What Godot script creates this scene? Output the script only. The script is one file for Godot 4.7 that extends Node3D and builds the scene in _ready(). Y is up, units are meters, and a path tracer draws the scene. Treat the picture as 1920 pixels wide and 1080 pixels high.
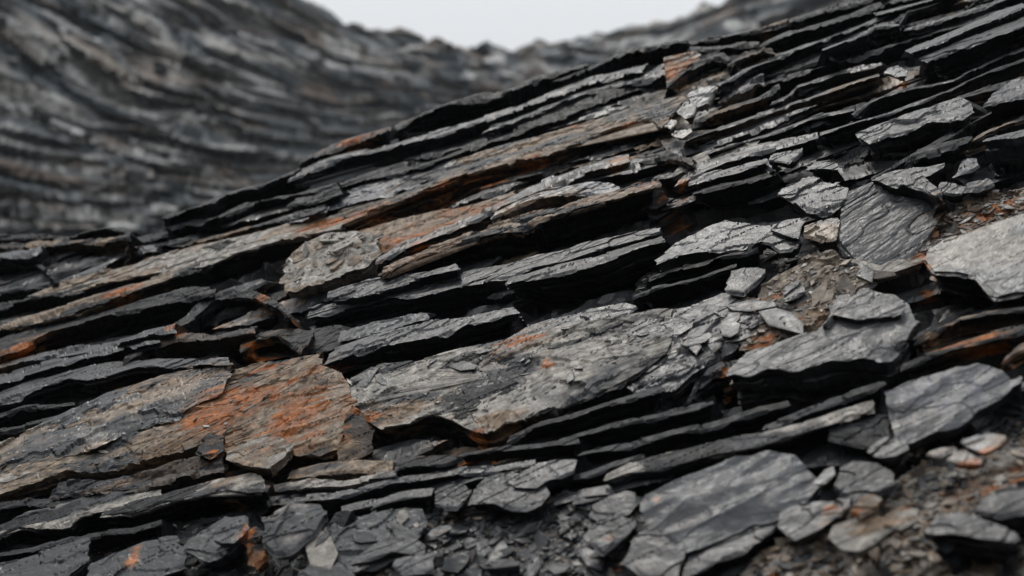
extends Node3D
# A slope of broken slate strata below the rim of an old quarry under an overcast sky.
# Metres, y up. Slabs lie in a slope frame: strike (along the beds), upslope, and the slope's own normal.

const STRIKE := Vector3(0.950718, 0.297909, 0.085938)
const UPSLOPE := Vector3(-0.013511, 0.316711, -0.948426)
const NORMAL := Vector3(-0.309762, 0.900525, 0.305128)
const CENTRE := Vector3(0, 1.234, -2.981)
const TONES := {
	"black": Color(0.01, 0.011, 0.012),
	"dark": Color(0.015, 0.016, 0.018),
	"grey": Color(0.032, 0.034, 0.04),
	"slate": Color(0.019, 0.021, 0.025),
	"grey2": Color(0.046, 0.049, 0.054),
	"pale": Color(0.36, 0.332, 0.297),
	"pale2": Color(0.075, 0.077, 0.082),
	"white": Color(0.32, 0.3, 0.27),
	"white2": Color(0.25, 0.25, 0.248),
	"tan": Color(0.29, 0.22, 0.157),
	"tan2": Color(0.26, 0.19, 0.132),
	"tan3": Color(0.24, 0.195, 0.15),
	"brown": Color(0.06, 0.042, 0.029),
	"brown2": Color(0.25, 0.17, 0.118),
	"rusty": Color(0.27, 0.115, 0.043),
	"blue": Color(0.042, 0.048, 0.068),
	"blue2": Color(0.022, 0.026, 0.035),
	"bluegrey": Color(0.045, 0.05, 0.062),
}
const STAINS := [Color(0.4, 0.122, 0.024), Color(0.25, 0.165, 0.1), Color(0.27, 0.262, 0.245), Color(0.03, 0.032, 0.036), Color(0.17, 0.098, 0.052)]

const WORDS := {"grey": "grey", "pale": "pale buff", "slate": "dark grey", "tan": "tan", "white": "whitish", "rusty": "rusty orange", "dark": "black", "brown": "brown", "tan3": "dull tan", "pale2": "light grey"}

var rng := RandomNumberGenerator.new()
var soft := FastNoiseLite.new()
var fine := FastNoiseLite.new()
var cells := FastNoiseLite.new()
var dull: StandardMaterial3D
var sheen: StandardMaterial3D
var matte: StandardMaterial3D
var dusty: StandardMaterial3D
var far_rock: StandardMaterial3D
var slope: MeshInstance3D
var stains: Array[Dictionary] = []
var used := {}
var beds := {}
var chip_shapes: Array[ArrayMesh] = []
var triangles := 0


func _ready() -> void:
	camera_and_light()
	noises_and_materials()
	quarry()
	slope_base()
	stain_list()
	slabs()
	small_ledges()
	loose_chips()


func camera_and_light() -> void:
	var cam := Camera3D.new()
	cam.name = "camera"
	var lens := CameraAttributesPhysical.new()
	lens.frustum_focal_length = 59.2
	lens.frustum_focus_distance = 2.95
	lens.exposure_aperture = 3.4
	lens.frustum_near = 0.05
	lens.frustum_far = 300.0
	cam.attributes = lens
	cam.position = Vector3(0, 1.6, 0)
	cam.rotation_degrees.x = -7.0
	add_child(cam)
	cam.fov = 22.895
	cam.near = 0.05
	cam.far = 300.0
	var env := Environment.new()
	var sky := Sky.new()
	var air := ProceduralSkyMaterial.new()
	air.sky_top_color = Color(0.965, 0.975, 0.99)
	air.sky_horizon_color = Color(0.722, 0.73, 0.74)
	air.sky_curve = 0.5
	air.ground_bottom_color = Color(0.12, 0.12, 0.12)
	air.ground_horizon_color = Color(0.3, 0.3, 0.3)
	sky.sky_material = air
	env.background_mode = Environment.BG_SKY
	env.sky = sky
	env.background_energy_multiplier = 1.55
	env.tonemap_mode = Environment.TONE_MAPPER_LINEAR
	env.tonemap_exposure = 1.0
	env.fog_enabled = true
	env.fog_density = 0.001
	env.fog_light_color = Color(0.86, 0.89, 0.92)
	env.sdfgi_enabled = true
	env.ssao_enabled = true
	env.ssil_enabled = true
	var world := WorldEnvironment.new()
	world.name = "overcast_sky"
	world.environment = env
	add_child(world)
	var sun := DirectionalLight3D.new()
	sun.name = "sun_behind_cloud"
	sun.light_energy = 0.46
	sun.light_angular_distance = 18.0
	sun.light_color = Color(1.0, 0.985, 0.96)
	sun.shadow_enabled = true
	sun.rotation_degrees = Vector3(-50, 197, 0)
	add_child(sun)


func noises_and_materials() -> void:
	rng.seed = 41
	soft.noise_type = FastNoiseLite.TYPE_SIMPLEX_SMOOTH
	soft.frequency = 1.0
	soft.fractal_type = FastNoiseLite.FRACTAL_NONE
	soft.seed = 5
	fine.noise_type = FastNoiseLite.TYPE_SIMPLEX
	fine.frequency = 1.0
	fine.fractal_type = FastNoiseLite.FRACTAL_FBM
	fine.fractal_octaves = 4
	fine.fractal_gain = 0.55
	fine.seed = 11
	cells.noise_type = FastNoiseLite.TYPE_CELLULAR
	cells.cellular_return_type = FastNoiseLite.RETURN_CELL_VALUE
	cells.frequency = 1.0
	cells.fractal_type = FastNoiseLite.FRACTAL_NONE
	cells.seed = 3
	var grain := pattern(512, 5, 0.35, 1.0, 1)
	var relief := pattern(512, 6, 0.0, 1.0, 7)
	var gloss := pattern(256, 4, 0.45, 1.0, 13)
	dull = rock(grain, relief, gloss, 0.53, 0.48, 4.5, 0.16)
	matte = rock(grain, relief, gloss, 0.78, 0.4, 4.5, 0.2)
	sheen = rock(grain, relief, gloss, 0.5, 0.42, 4.5, 0.1)
	dusty = rock(grain, relief, gloss, 0.72, 0.3, 4.5, 0.2)
	far_rock = rock(grain, relief, gloss, 0.85, 0.3, 0.5, 6.0)


func rock(grain: Texture2D, relief: Texture2D, gloss: Texture2D, rough: float, shine: float, size: float, depth: float) -> StandardMaterial3D:
	var m := StandardMaterial3D.new()
	m.vertex_color_use_as_albedo = true
	m.albedo_texture = grain
	m.roughness = rough
	m.roughness_texture = gloss
	m.metallic_specular = shine
	m.uv1_triplanar = true
	m.uv1_world_triplanar = true
	m.uv1_scale = Vector3(size, size * 1.9, size)
	m.heightmap_enabled = true
	m.heightmap_texture = relief
	m.heightmap_scale = depth
	return m


# A tiling grain: several octaves of noise, from patches down to specks.
func pattern(side: int, octaves: int, low: float, high: float, with_seed: int) -> ImageTexture:
	var n := FastNoiseLite.new()
	n.noise_type = FastNoiseLite.TYPE_SIMPLEX
	n.fractal_type = FastNoiseLite.FRACTAL_FBM
	n.fractal_octaves = octaves
	n.fractal_gain = 0.68
	n.frequency = 6.0 / side
	n.seed = with_seed
	var im := n.get_seamless_image(side, side, false, false, 0.1, true)
	im.convert(Image.FORMAT_RGB8)
	if low > 0.0:
		for y in side:
			for x in side:
				var v := lerpf(low, high, clampf(im.get_pixel(x, y).r * 1.25, 0.0, 1.0))
				im.set_pixel(x, y, Color(v, v, v))
	return ImageTexture.create_from_image(im)


func numbered(called: String) -> String:
	var k: int = used.get(called, 0)
	used[called] = k + 1
	return called if k == 0 else "%s_%03d" % [called, k]


func put(mesh: ArrayMesh, m: Material, called: String, parent: Node, label := "", category := "", group := "", kind := "") -> MeshInstance3D:
	var o := MeshInstance3D.new()
	o.mesh = mesh
	o.material_override = m
	o.name = numbered(called)
	parent.add_child(o, true)
	for pair in [["label", label], ["category", category], ["group", group], ["kind", kind]]:
		if pair[1]:
			o.set_meta(pair[0], pair[1])
	return o


func commit(at: PackedVector3Array, colors: PackedColorArray, index: PackedInt32Array) -> ArrayMesh:
	var arrays := []
	arrays.resize(Mesh.ARRAY_MAX)
	arrays[Mesh.ARRAY_VERTEX] = at
	arrays[Mesh.ARRAY_COLOR] = colors
	arrays[Mesh.ARRAY_INDEX] = index
	var mesh := ArrayMesh.new()
	mesh.add_surface_from_arrays(Mesh.PRIMITIVE_TRIANGLES, arrays)
	triangles += index.size() / 3
	return mesh


# ---------------------------------------------------------------- the quarry round the slope

func table(t: Array, x: float) -> float:
	for k in range(1, t.size()):
		if x <= t[k].x:
			return lerpf(t[k - 1].y, t[k].y, smoothstep(t[k - 1].x, t[k].x, x))
	return t[-1].y


const RIM := [  # unseen rim beside and behind the camera is raised to shade front faces
	Vector2(-180, 0.8),
	Vector2(-110, 0.65),
	Vector2(-60, 0.36),
	Vector2(-30.99, 0.19234),
	Vector2(-24.594, 0.17604),
	Vector2(-19.281, 0.15995),
	Vector2(-13.598, 0.12054),
	Vector2(-7.974, 0.07688),
	Vector2(-6.531, 0.06276),
	Vector2(-5.068, 0.05787),
	Vector2(-4.228, 0.05577),
	Vector2(-2.753, 0.05004),
	Vector2(-1.484, 0.0479),
	Vector2(0, 0.04646),
	Vector2(1.483, 0.04936),
	Vector2(2.754, 0.04786),
	Vector2(3.597, 0.05363),
	Vector2(4.647, 0.05935),
	Vector2(6.111, 0.06498),
	Vector2(7.771, 0.07334),
	Vector2(9.205, 0.08373),
	Vector2(13.207, 0.11729),
	Vector2(18.931, 0.15046),
	Vector2(25.955, 0.17411),
	Vector2(60, 0.36),
	Vector2(110, 0.65),
	Vector2(180, 0.8),
]
const REACH := [Vector2(-180, 24), Vector2(-90, 22), Vector2(-25, 20), Vector2(-12, 27), Vector2(-2, 40), Vector2(4, 44), Vector2(9, 36), Vector2(16, 26), Vector2(40, 18), Vector2(90, 18), Vector2(180, 24)]
const DIP := [Vector2(-180, 0.0), Vector2(-60, 0.3), Vector2(-22, 1.0), Vector2(-15, 0.85), Vector2(-10, 0.55), Vector2(-5, 0.25), Vector2(0, 0.1), Vector2(5, -0.2), Vector2(12, -0.4), Vector2(60, -0.3), Vector2(180, 0.0)]

func quarry() -> void:
	var hill_blocks: Array[ArrayMesh] = []
	for k in 5:
		var gray := 0.05 + 0.07 * k
		hill_blocks.append(chip_shape(Color(gray, gray * 1.02, gray * 1.04)))
	var at := PackedVector3Array()
	var colors := PackedColorArray()
	var index := PackedInt32Array()
	var angles := PackedFloat32Array()
	var a := -180.0
	while a < 180.0:
		angles.append(a)
		a += 0.075 if absf(a) < 24.0 else 1.0
	angles.append(180.0)
	var rows := 150
	var bed_shift := 0.0
	var columns := angles.size()
	for c in columns:
		var deg: float = angles[c]
		var th := deg_to_rad(deg)
		var near := table(REACH, deg)
		var run := lerpf(1.15, 0.5, smoothstep(60.0, 120.0, absf(deg)))  # steeper behind the camera, so the unseen wall blocks more sky
		var rise := tan(table(RIM, deg))
		var top := 1.6 + (near + 4.8 * run) * rise / (1.0 - run * rise)
		top += near * (0.005 * soft.get_noise_2d(deg * 0.45, 4.0) + 0.0035 * soft.get_noise_2d(deg * 1.1, 9.0) + 0.0014 * soft.get_noise_2d(deg * 2.8, 2.0))
		if c > 0:
			bed_shift += table(DIP, deg) * near * (th - deg_to_rad(angles[c - 1]))
		var arc := near * th
		for r in rows + 1:
			var f := float(r) / rows
			var y := lerpf(-3.2, top, f)
			var w := y + bed_shift * (0.7 + 0.3 * smoothstep(-1.6, 2.4, y)) + 0.35 * soft.get_noise_2d(arc * 0.22, y * 0.3)
			w += 0.16 * cells.get_noise_2d(arc * 0.3 + 17.0 + 0.2 * y, y * 0.35) + 0.06 * cells.get_noise_2d(arc * 0.9 + 5.0, y * 0.8)
			var warp := 0.5 * soft.get_noise_2d(arc * 0.5 + 40.0, y * 0.9)
			var stair := w * 1.25 + warp
			var step := stair - floorf(stair)
			var out := smoothstep(0.55, 0.95, step) - step
			var reach := near + (y + 3.2) * run + 0.9 * out + (1.0 - smoothstep(0.9, 1.0, f)) * 0.5 * soft.get_noise_3d(arc * 0.5, y * 0.8, 3.0) + 0.35 * cells.get_noise_2d(arc * 0.9, w * 2.2) + 0.12 * cells.get_noise_2d(arc * 2.1, w * 5.0)
			at.append(Vector3(sin(th) * reach, y + 0.1 * (1.0 - smoothstep(0.9, 0.97, f)) * cells.get_noise_2d(arc * 1.2 + 7.0, w * 2.0), -cos(th) * reach))
			var bed := soft.get_noise_2d(w * 2.2 + 1.1 * soft.get_noise_2d(w * 0.6, 77.0) + 0.6 * soft.get_noise_2d(arc * 0.8, w * 1.1), 31.0 + arc * 0.33)
			var patchy := soft.get_noise_2d(arc * 0.55 + 90.0, w * 1.4)
			var tint := Color(0.15, 0.172, 0.188).lerp(Color(0.28, 0.245, 0.21), smoothstep(0.0, 0.5, patchy))
			var pale := smoothstep(-0.02, 0.2, bed + 0.25 * patchy)
			tint = tint.lerp(Color(0.78, 0.77, 0.745), pale * (0.6 + 0.4 * cells.get_noise_2d(arc * 1.1, w * 3.4)))
			tint = tint.lerp(Color(0.062, 0.078, 0.086), smoothstep(0.1, 0.45, soft.get_noise_2d(w * 1.6 + 60.0, arc * 0.09) - 0.3 * patchy) * (1.0 - pale))
			tint = tint.lerp(Color(0.25, 0.17, 0.12), 0.7 * smoothstep(0.45, 0.75, soft.get_noise_2d(arc * 0.7, w * 1.5 + 200.0)))
			colors.append(tint * (1.0 + 0.5 * fine.get_noise_2d(arc * 2.2, w * 6.0)))
		at.append(Vector3(sin(th) * (near + 26.0), -3.2, -cos(th) * (near + 26.0)) + Vector3.UP)
		colors.append(Color(0.06, 0.06, 0.06))
	var down := rows + 2
	for c in columns - 1:
		for r in rows + 1:
			var k := c * down + r
			index.append_array([k, k + 1, k + down + 1, k, k + down + 1, k + down])
	var hill := put(commit(at, colors, index), far_rock, "quarry_hillside", self, "", "", "", "structure")
	hill.set_meta("label", "banded dark rock hillside curving round behind the slate slope")
	# blocks that broke off and lie on the hillside
	for k in 110:
		var deg := rng.randf_range(-21.0, 14.0)
		var c := 0
		while angles[c] < deg:
			c += 1
		var p: Vector3 = at[c * down + rng.randi_range(20, rows - 30)]
		var o := put(hill_blocks[k % hill_blocks.size()], far_rock, "boulder", hill)
		var r := lerpf(0.12, 0.42, pow(rng.randf(), 2.0))
		o.transform = Transform3D(Basis.from_euler(Vector3(rng.randf_range(-0.5, 0.5), rng.randf() * TAU, rng.randf_range(-0.4, 0.4))).scaled_local(Vector3(r, r * 2.6, r)), p + Vector3.UP * r * 0.1)
	# the floor of the quarry
	var fa := PackedVector3Array([Vector3(0, -3, 0)])
	var fc := PackedColorArray([Color(0.06, 0.06, 0.06)])
	var fi := PackedInt32Array()
	for ring in range(1, 25):
		for k in 96:
			var th := TAU * k / 96.0
			var p := Vector3(sin(th), 0, -cos(th)) * ring * 2.6
			p.y = -3.0 + 0.35 * soft.get_noise_2d(p.x * 0.3, p.z * 0.3) + 0.12 * soft.get_noise_2d(p.x * 1.3, p.z * 1.3)
			fa.append(p)
			fc.append(Color(0.06, 0.058, 0.056) * (1.0 + 0.4 * soft.get_noise_2d(p.x * 0.8, p.z * 0.8)))
			var here := 1 + (ring - 1) * 96 + k
			var next := 1 + (ring - 1) * 96 + (k + 1) % 96
			if ring == 1:
				fi.append_array([0, here, next])
			else:
				fi.append_array([here - 96, here, next, here - 96, next, next - 96])
	put(commit(fa, fc, fi), far_rock, "ground", self, "", "", "", "structure")


# ---------------------------------------------------------------- the bedrock under the slabs

const CREST := [
	Vector2(-2.168, 1.689),
	Vector2(-1.831, 1.528),
	Vector2(-1.687, 1.442),
	Vector2(-1.409, 1.254),
	Vector2(-1.16, 1.101),
	Vector2(-1.043, 1.106),
	Vector2(-0.85, 1.149),
	Vector2(-0.635, 1.159),
	Vector2(-0.507, 1.206),
	Vector2(-0.363, 1.273),
	Vector2(-0.131, 1.326),
	Vector2(0.085, 1.335),
	Vector2(0.297, 1.318),
	Vector2(0.484, 1.249),
	Vector2(0.601, 1.186),
	Vector2(0.699, 1.13),
	Vector2(0.804, 1.12),
	Vector2(0.952, 1.178),
	Vector2(1.201, 1.323),
	Vector2(1.551, 1.455),
	Vector2(1.873, 1.487),
]

const CLEAR := [
	Vector3(0.154, 0.232, 0.2),
	Vector3(0.479, -0.718, 0.22),
	Vector3(0.381, -0.664, 0.2),
	Vector3(0.029, 0.263, 0.15),
]

func slope_base() -> void:
	var at := PackedVector3Array()
	var colors := PackedColorArray()
	var index := PackedInt32Array()
	var columns := 330
	var rows := 190
	for c in columns + 1:
		var u := lerpf(-2.635, 2.226, float(c) / columns)
		var crest := table(CREST, u)
		for r in rows + 1:
			var v := lerpf(-1.942, crest, float(r) / rows)
			var bed := v * 9.0 + 0.5 * soft.get_noise_2d(u * 1.5, v * 4.0) + 0.25 * soft.get_noise_2d(u * 5.0, v * 9.0)
			var step := bed - floorf(bed)
			var h := -0.1 + 0.055 * (smoothstep(0.0, 0.12, step) - step) + 0.012 * fine.get_noise_2d(u * 9.0, v * 22.0) + 0.01 * cells.get_noise_2d(u * 14.0, v * 30.0)
			h -= 0.12 * smoothstep(0.25, 0.0, crest - v)
			at.append(CENTRE + STRIKE * u + UPSLOPE * v + NORMAL * h)
			colors.append(Color(0.042, 0.043, 0.046) * (1.0 + 0.35 * fine.get_noise_2d(u * 5.0, v * 12.0)))
		at.append(CENTRE + STRIKE * u + UPSLOPE * (crest + 0.5) - NORMAL * 3.0)
		colors.append(Color(0.04, 0.04, 0.042))
	var down := rows + 2
	for c in columns:
		for r in rows + 1:
			var k := c * down + r
			index.append_array([k, k + 1, k + down + 1, k, k + down + 1, k + down])
	slope = put(commit(at, colors, index), dull, "rock_slope", self, "", "", "", "structure")
	slope.set_meta("label", "dark bedrock of the slate slope that the slabs lie on")


# ---------------------------------------------------------------- slabs

func stain(kind: int, at: Vector3, along: float, across: float, strength: float) -> void:
	if kind == 0:
		stains.append({"kind": 4, "at": at, "along": along * 1.5, "across": across * 1.9, "strength": strength * 0.8})
	stains.append({"kind": kind, "at": at, "along": along, "across": across, "strength": strength})


# A jagged line: straight runs between random heights.
func zig(x: float, own: float) -> float:
	var k := floorf(x)
	var h0 := sin(k * 127.1 + own * 311.7) * 43758.5453
	var h1 := sin((k + 1.0) * 127.1 + own * 311.7) * 43758.5453
	return lerpf(h0 - floorf(h0), h1 - floorf(h1), x - k) * 2.0 - 1.0


func spread(line: PackedVector2Array, n: int) -> PackedVector2Array:
	var lengths := PackedFloat32Array([0.0])
	for k in range(1, line.size()):
		lengths.append(lengths[-1] + line[k].distance_to(line[k - 1]))
	var out := PackedVector2Array()
	var k := 1
	for i in n + 1:
		var l := lengths[-1] * i / n
		while k < line.size() - 1 and lengths[k] < l:
			k += 1
		out.append(line[k - 1].lerp(line[k], clampf((l - lengths[k - 1]) / maxf(lengths[k] - lengths[k - 1], 1e-6), 0.0, 1.0)))
	return out


# One slab: the front and back edges of its top in the bed's own plane (x along, y back), its thickness in metres and its rock.
func slab(called: String, label: String, at: Vector3, dip: float, front: PackedVector2Array, back: PackedVector2Array, thick: float, pixel: float, rows_seen: int, tone: String, tone2: String, o := {}) -> void:
	var a := STRIKE
	var b := UPSLOPE.rotated(STRIKE, -dip)
	var w := NORMAL.rotated(STRIKE, -dip)
	var place := Transform3D(Basis(a, w, a.cross(w)), at)
	var own := rng.randf() * 300.0
	var rough: float = o.get("rough", 1.0)
	var wave: float = o.get("wave", 0.0)
	var streak: float = o.get("streak", 0.0)
	var under: float = o.get("under", 0.5)
	var size := pixel / 0.0021
	var length := 0.0
	for k in range(1, front.size()):
		length += front[k].distance_to(front[k - 1])
	var n := clampi(int(length / (pixel * 1.7)), 10, 300)
	var m := clampi(int(rows_seen / 1.4), 5, 90)
	var f := spread(front, n)
	var g := spread(back, n)
	var edge := clampf(0.05 * thick + 0.05 * f[n / 2].distance_to(g[n / 2]), 0.002, 0.014 if called in ["slate_block", "slate_plate"] else 0.009) * rough
	var calm := clampf(1.15 - 0.9 * length, 0.45, 1.0)
	for i in n + 1:
		var x := f[i].x
		var e := 1.1 * zig(x * 8.0 / size, own) + 0.6 * zig(x * 23.0 / size, own + 3.0) + 0.35 * zig(x * 61.0, own + 7.0) + 0.6 * cells.get_noise_2d(x * 7.0, own) * smoothstep(-0.2, 0.3, soft.get_noise_2d(x * 3.0, own + 33.0))
		f[i] += (g[i] - f[i]).normalized() * edge * calm * (e + 0.2)
		g[i] += (g[i] - f[i]).normalized() * edge * (0.8 * zig(x * 14.0, own + 50.0) + 0.3 * zig(x * 40.0, own + 54.0))
	# what stains this slab
	var near: Array[Dictionary] = []
	var inv := place.affine_inverse()
	for s in stains:
		var c: Vector3 = inv * s.at
		var r: float = maxf(s.along, s.across) * 1.5
		if absf(c.y) < 0.25 and c.x > front[0].x - r - 0.1 and c.x < front[-1].x + r + 0.1:
			near.append({"c": Vector2(c.x, -c.z), "along": s.along, "across": s.across, "strength": s.strength, "color": STAINS[s.kind]})
	var base: Color = TONES[tone]
	var other: Color = TONES[tone2]
	var v := PackedVector3Array()
	var colors := PackedColorArray()
	var flat := 0.45 if wave > 0.0 or streak > 0.0 else 1.0
	var flake := (0.0013 if o.get("gloss", 0) else 0.0022) * rough * clampf(size, 0.7, 1.8)
	for i in n + 1:
		for j in m + 1:
			var t := float(j) / m
			var p := f[i].lerp(g[i], t)
			if i == 0 or i == n:
				p.x += edge * (1.3 * zig(p.y * 30.0, own + 12.0 + i) + 0.6 * zig(p.y * 90.0, own + 15.0))
			var wx := 0.012 * soft.get_noise_2d(p.x * 18.0, p.y * 18.0 + own)
			var z := flake * flat * (1.5 * cells.get_noise_2d(p.x * 4.5 + own + wx * 5.0, p.y * 12.0 + wx * 16.0 - p.x * 2.0) + 0.9 * cells.get_noise_2d(p.x * 12.0 + wx * 14.0, p.y * 27.0 + own + p.x * 3.0))
			z += flake * (0.1 * cells.get_noise_2d(p.x * 38.0 + own, p.y * 85.0) + 0.12 * fine.get_noise_2d(p.x * 40.0 + own, p.y * 90.0) + 1.5 * soft.get_noise_2d(p.x * 3.0 + own, p.y * 7.0))
			z += flake * 0.9 * flat * flat * zig(p.y * 26.0 + p.x * 5.0 + wx * 20.0, own + 70.0) * (0.3 + absf(soft.get_noise_2d(p.x * 3.0, p.y * 5.0 + own + 44.0)))
			z -= flake * 1.5 * (1.0 - 0.7 * minf(wave, 1.0)) * smoothstep(0.05, 0.0, absf(soft.get_noise_2d(p.x * 2.2 + own + 7.0 + wx * 5.0, p.y * 17.0 - p.x * 5.0)))
			if rough > 1.1:
				z += flake * (rough - 0.8) * (1.6 * cells.get_noise_2d(p.x * 17.0 + wx * 20.0, p.y * 30.0 + own) + 0.8 * fine.get_noise_2d(p.x * 18.0, p.y * 30.0 + own))
			if wave > 0.0:
				z += wave * (0.006 * soft.get_noise_2d(p.x * 4.0 + p.y * 2.0, p.y * 4.5 + own) - 0.009 * absf(soft.get_noise_2d(p.x * 7.0 - p.y * 6.0 + own, p.y * 10.0)) + 0.0012 * soft.get_noise_2d(p.x * 30.0, p.y * 22.0))
			if streak > 0.0:
				z += streak * 0.0038 * fine.get_noise_2d((p.x + p.y * 0.5) * 5.0, (p.x * 0.5 - p.y) * 26.0 + own)
			z -= flake * 3.0 * smoothstep(0.14, 0.0, t) * maxf(0.0, cells.get_noise_2d(p.x * 13.0 + t * 2.0, own + 80.0) * 0.6 + fine.get_noise_2d(p.x * 9.0, own + 60.0) + 0.1)
			v.append(Vector3(p.x, z, -p.y))
			colors.append(paint(p.x, p.y, z, own, base, other, near))
	# the edge all round, broken into thin beds
	var ring := PackedInt32Array()
	var hidden := PackedByteArray()
	for i in n:
		ring.append(i * (m + 1))
		hidden.append(0)
	for j in m:
		ring.append(n * (m + 1) + j)
		hidden.append(0)
	for i in n:
		ring.append((n - i) * (m + 1) + m)
		hidden.append(0 if i == 0 else 1)
	for j in m:
		ring.append(m - j)
		hidden.append(0)
	var around := ring.size()
	var layers := clampi(int(thick / (pixel * (6.0 if called == "slate_block" else 3.8))), 2, 20)
	var depths := PackedFloat32Array([0.0])
	var bands: Array[Color] = []
	var juts := PackedFloat32Array()
	for k in layers:
		depths.append(depths[-1] + 0.25 + pow(rng.randf(), 2.0) * 1.8)
		juts.append(rng.randf_range(-0.5, 1.0) * clampf(thick * 0.1, 0.0012, 0.014))
		bands.append(base.lerp(other, rng.randf() * 0.7) * rng.randf_range(0.82, 1.18))
	var taper := 0.8 if called != "slate_block" else 0.2
	var jut := clampf(thick * 0.09, 0.0012, 0.009) * (0.6 + 0.4 * rough)
	var first := PackedInt32Array()
	first.resize(around)
	var rows := layers * 2
	var centre := Vector3.ZERO
	for q in around:
		var p := v[ring[q]]
		var before := v[ring[(q + around - 2) % around]]
		var after := v[ring[(q + 2) % around]]
		var along := Vector2(after.x - before.x, -(after.z - before.z)).normalized()
		var inward := Vector2(-along.y, along.x)
		var share_x := clampf((p.x - front[0].x) / maxf(front[-1].x - front[0].x, 0.001), 0.0, 1.0)
		var deep := thick * (0.9 + 0.3 * soft.get_noise_2d(p.x * 3.0, own + 20.0) + 0.12 * zig(p.x * 13.0, own + 22.0)) * lerpf(1.0, 0.45 + 0.55 * smoothstep(0.0, 0.3, share_x), taper)
		first[q] = v.size()
		var even := Vector3.ZERO
		for e in range(-5, 6):
			even += v[ring[(q + around + e) % around]] / 11.0
		for r in rows:
			if hidden[q] and r < rows - 1:
				continue
			var layer := r / 2
			var share := depths[layer + 1] / depths[-1] if r % 2 else lerpf(depths[layer], depths[layer + 1], 0.12) / depths[-1]
			var d := deep * share + flake * 0.5 * soft.get_noise_2d(p.x * 7.0, own + layer * 7.0)
			var off := under * d + jut * minf(1.0, 0.25 + share * 3.0) * (0.9 * zig((p.x * 9.0 + p.z * 11.0) / size, own + layer * 3.7) + 0.4 * zig(p.x * 31.0 + p.z * 27.0, own + layer * 1.7) + 0.7 * cells.get_noise_2d(p.x * 15.0 - p.z * 20.0, own + layer * 5.3) + 0.3 * fine.get_noise_2d(p.x * 45.0, own + layer))
			off = maxf(off, -0.4 * jut)
			if hidden[q]:
				off = -under * d - 0.02 if called in ["slate_ledge", "slate_slab"] else 0.04 * d
			off += juts[layer] * minf(1.0, share * 4.0)
			var own_line := minf(1.0, share * 5.0)
			var x := lerpf(p.x, even.x, own_line) + inward.x * off
			var y := -lerpf(p.z, even.z, own_line) + inward.y * off
			v.append(Vector3(x, p.y - d, -y))
			colors.append(paint(x, y, p.y - d * 3.0, own, bands[layer], bands[layer], near))
		centre += v[-1] / around
	var index := PackedInt32Array()
	for i in n:
		for j in m:
			var k := i * (m + 1) + j
			index.append_array([k, k + 1, k + m + 2, k, k + m + 2, k + m + 1])
	var hub := v.size()
	v.append(centre)
	colors.append(base)
	for q in around:
		var e := (q + 1) % around
		var last_q := first[q] + (0 if hidden[q] else rows - 1)
		var last_e := first[e] + (0 if hidden[e] else rows - 1)
		if hidden[q] or hidden[e]:
			index.append_array([ring[q], ring[e], last_e, ring[q], last_e, last_q])
		else:
			index.append_array([ring[q], ring[e], first[e], ring[q], first[e], first[q]])
			for r in rows - 1:
				index.append_array([first[q] + r, first[e] + r, first[e] + r + 1, first[q] + r, first[e] + r + 1, first[q] + r + 1])
		index.append_array([last_q, last_e, hub])
	var parent: Node = beds[o.on].node if o.has("on") else self if label else slope
	var category := {"slate_slab": "rock slab", "slate_block": "rock", "slate_plate": "rock plate", "slate_chip": "stone"}
	var node := put(commit(v, colors, index), sheen if o.get("gloss", 0) else matte if tone in ["tan", "tan2", "tan3", "rusty", "brown", "brown2", "pale", "white"] else dusty if tone in ["dark", "black"] else dull, called, parent, label, category.get(called, "") if label else "")
	node.transform = beds[o.on].place.affine_inverse() * place if o.has("on") else place
	if o.has("key"):
		beds[o.key] = {"node": node, "place": place, "v": v, "n": n, "m": m}


# Rock colour: two rocks in patches, stains with ragged outlines, and grain.
func paint(x: float, y: float, z: float, own: float, base: Color, other: Color, near: Array[Dictionary]) -> Color:
	var patchy := fine.get_noise_3d(x * 3.2 + own, y * 6.5, z * 9.0)
	var c := base.lerp(other, smoothstep(0.0, 0.3, patchy))
	for s in near:
		var d := Vector2((x - s.c.x) / s.along, (y - s.c.y) / s.across).length()
		if d < 1.5:
			var k := smoothstep(0.3, 0.75, s.strength * (1.15 - d) + 0.85 * fine.get_noise_3d(x * 7.0 + y * 4.0, y * 40.0 + own, z * 14.0 + 5.0))
			c = c.lerp(s.color, minf(k, 0.92))
	return c * (1.18 + 0.42 * fine.get_noise_3d(x * 34.0, y * 60.0, z * 60.0 + own))


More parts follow.
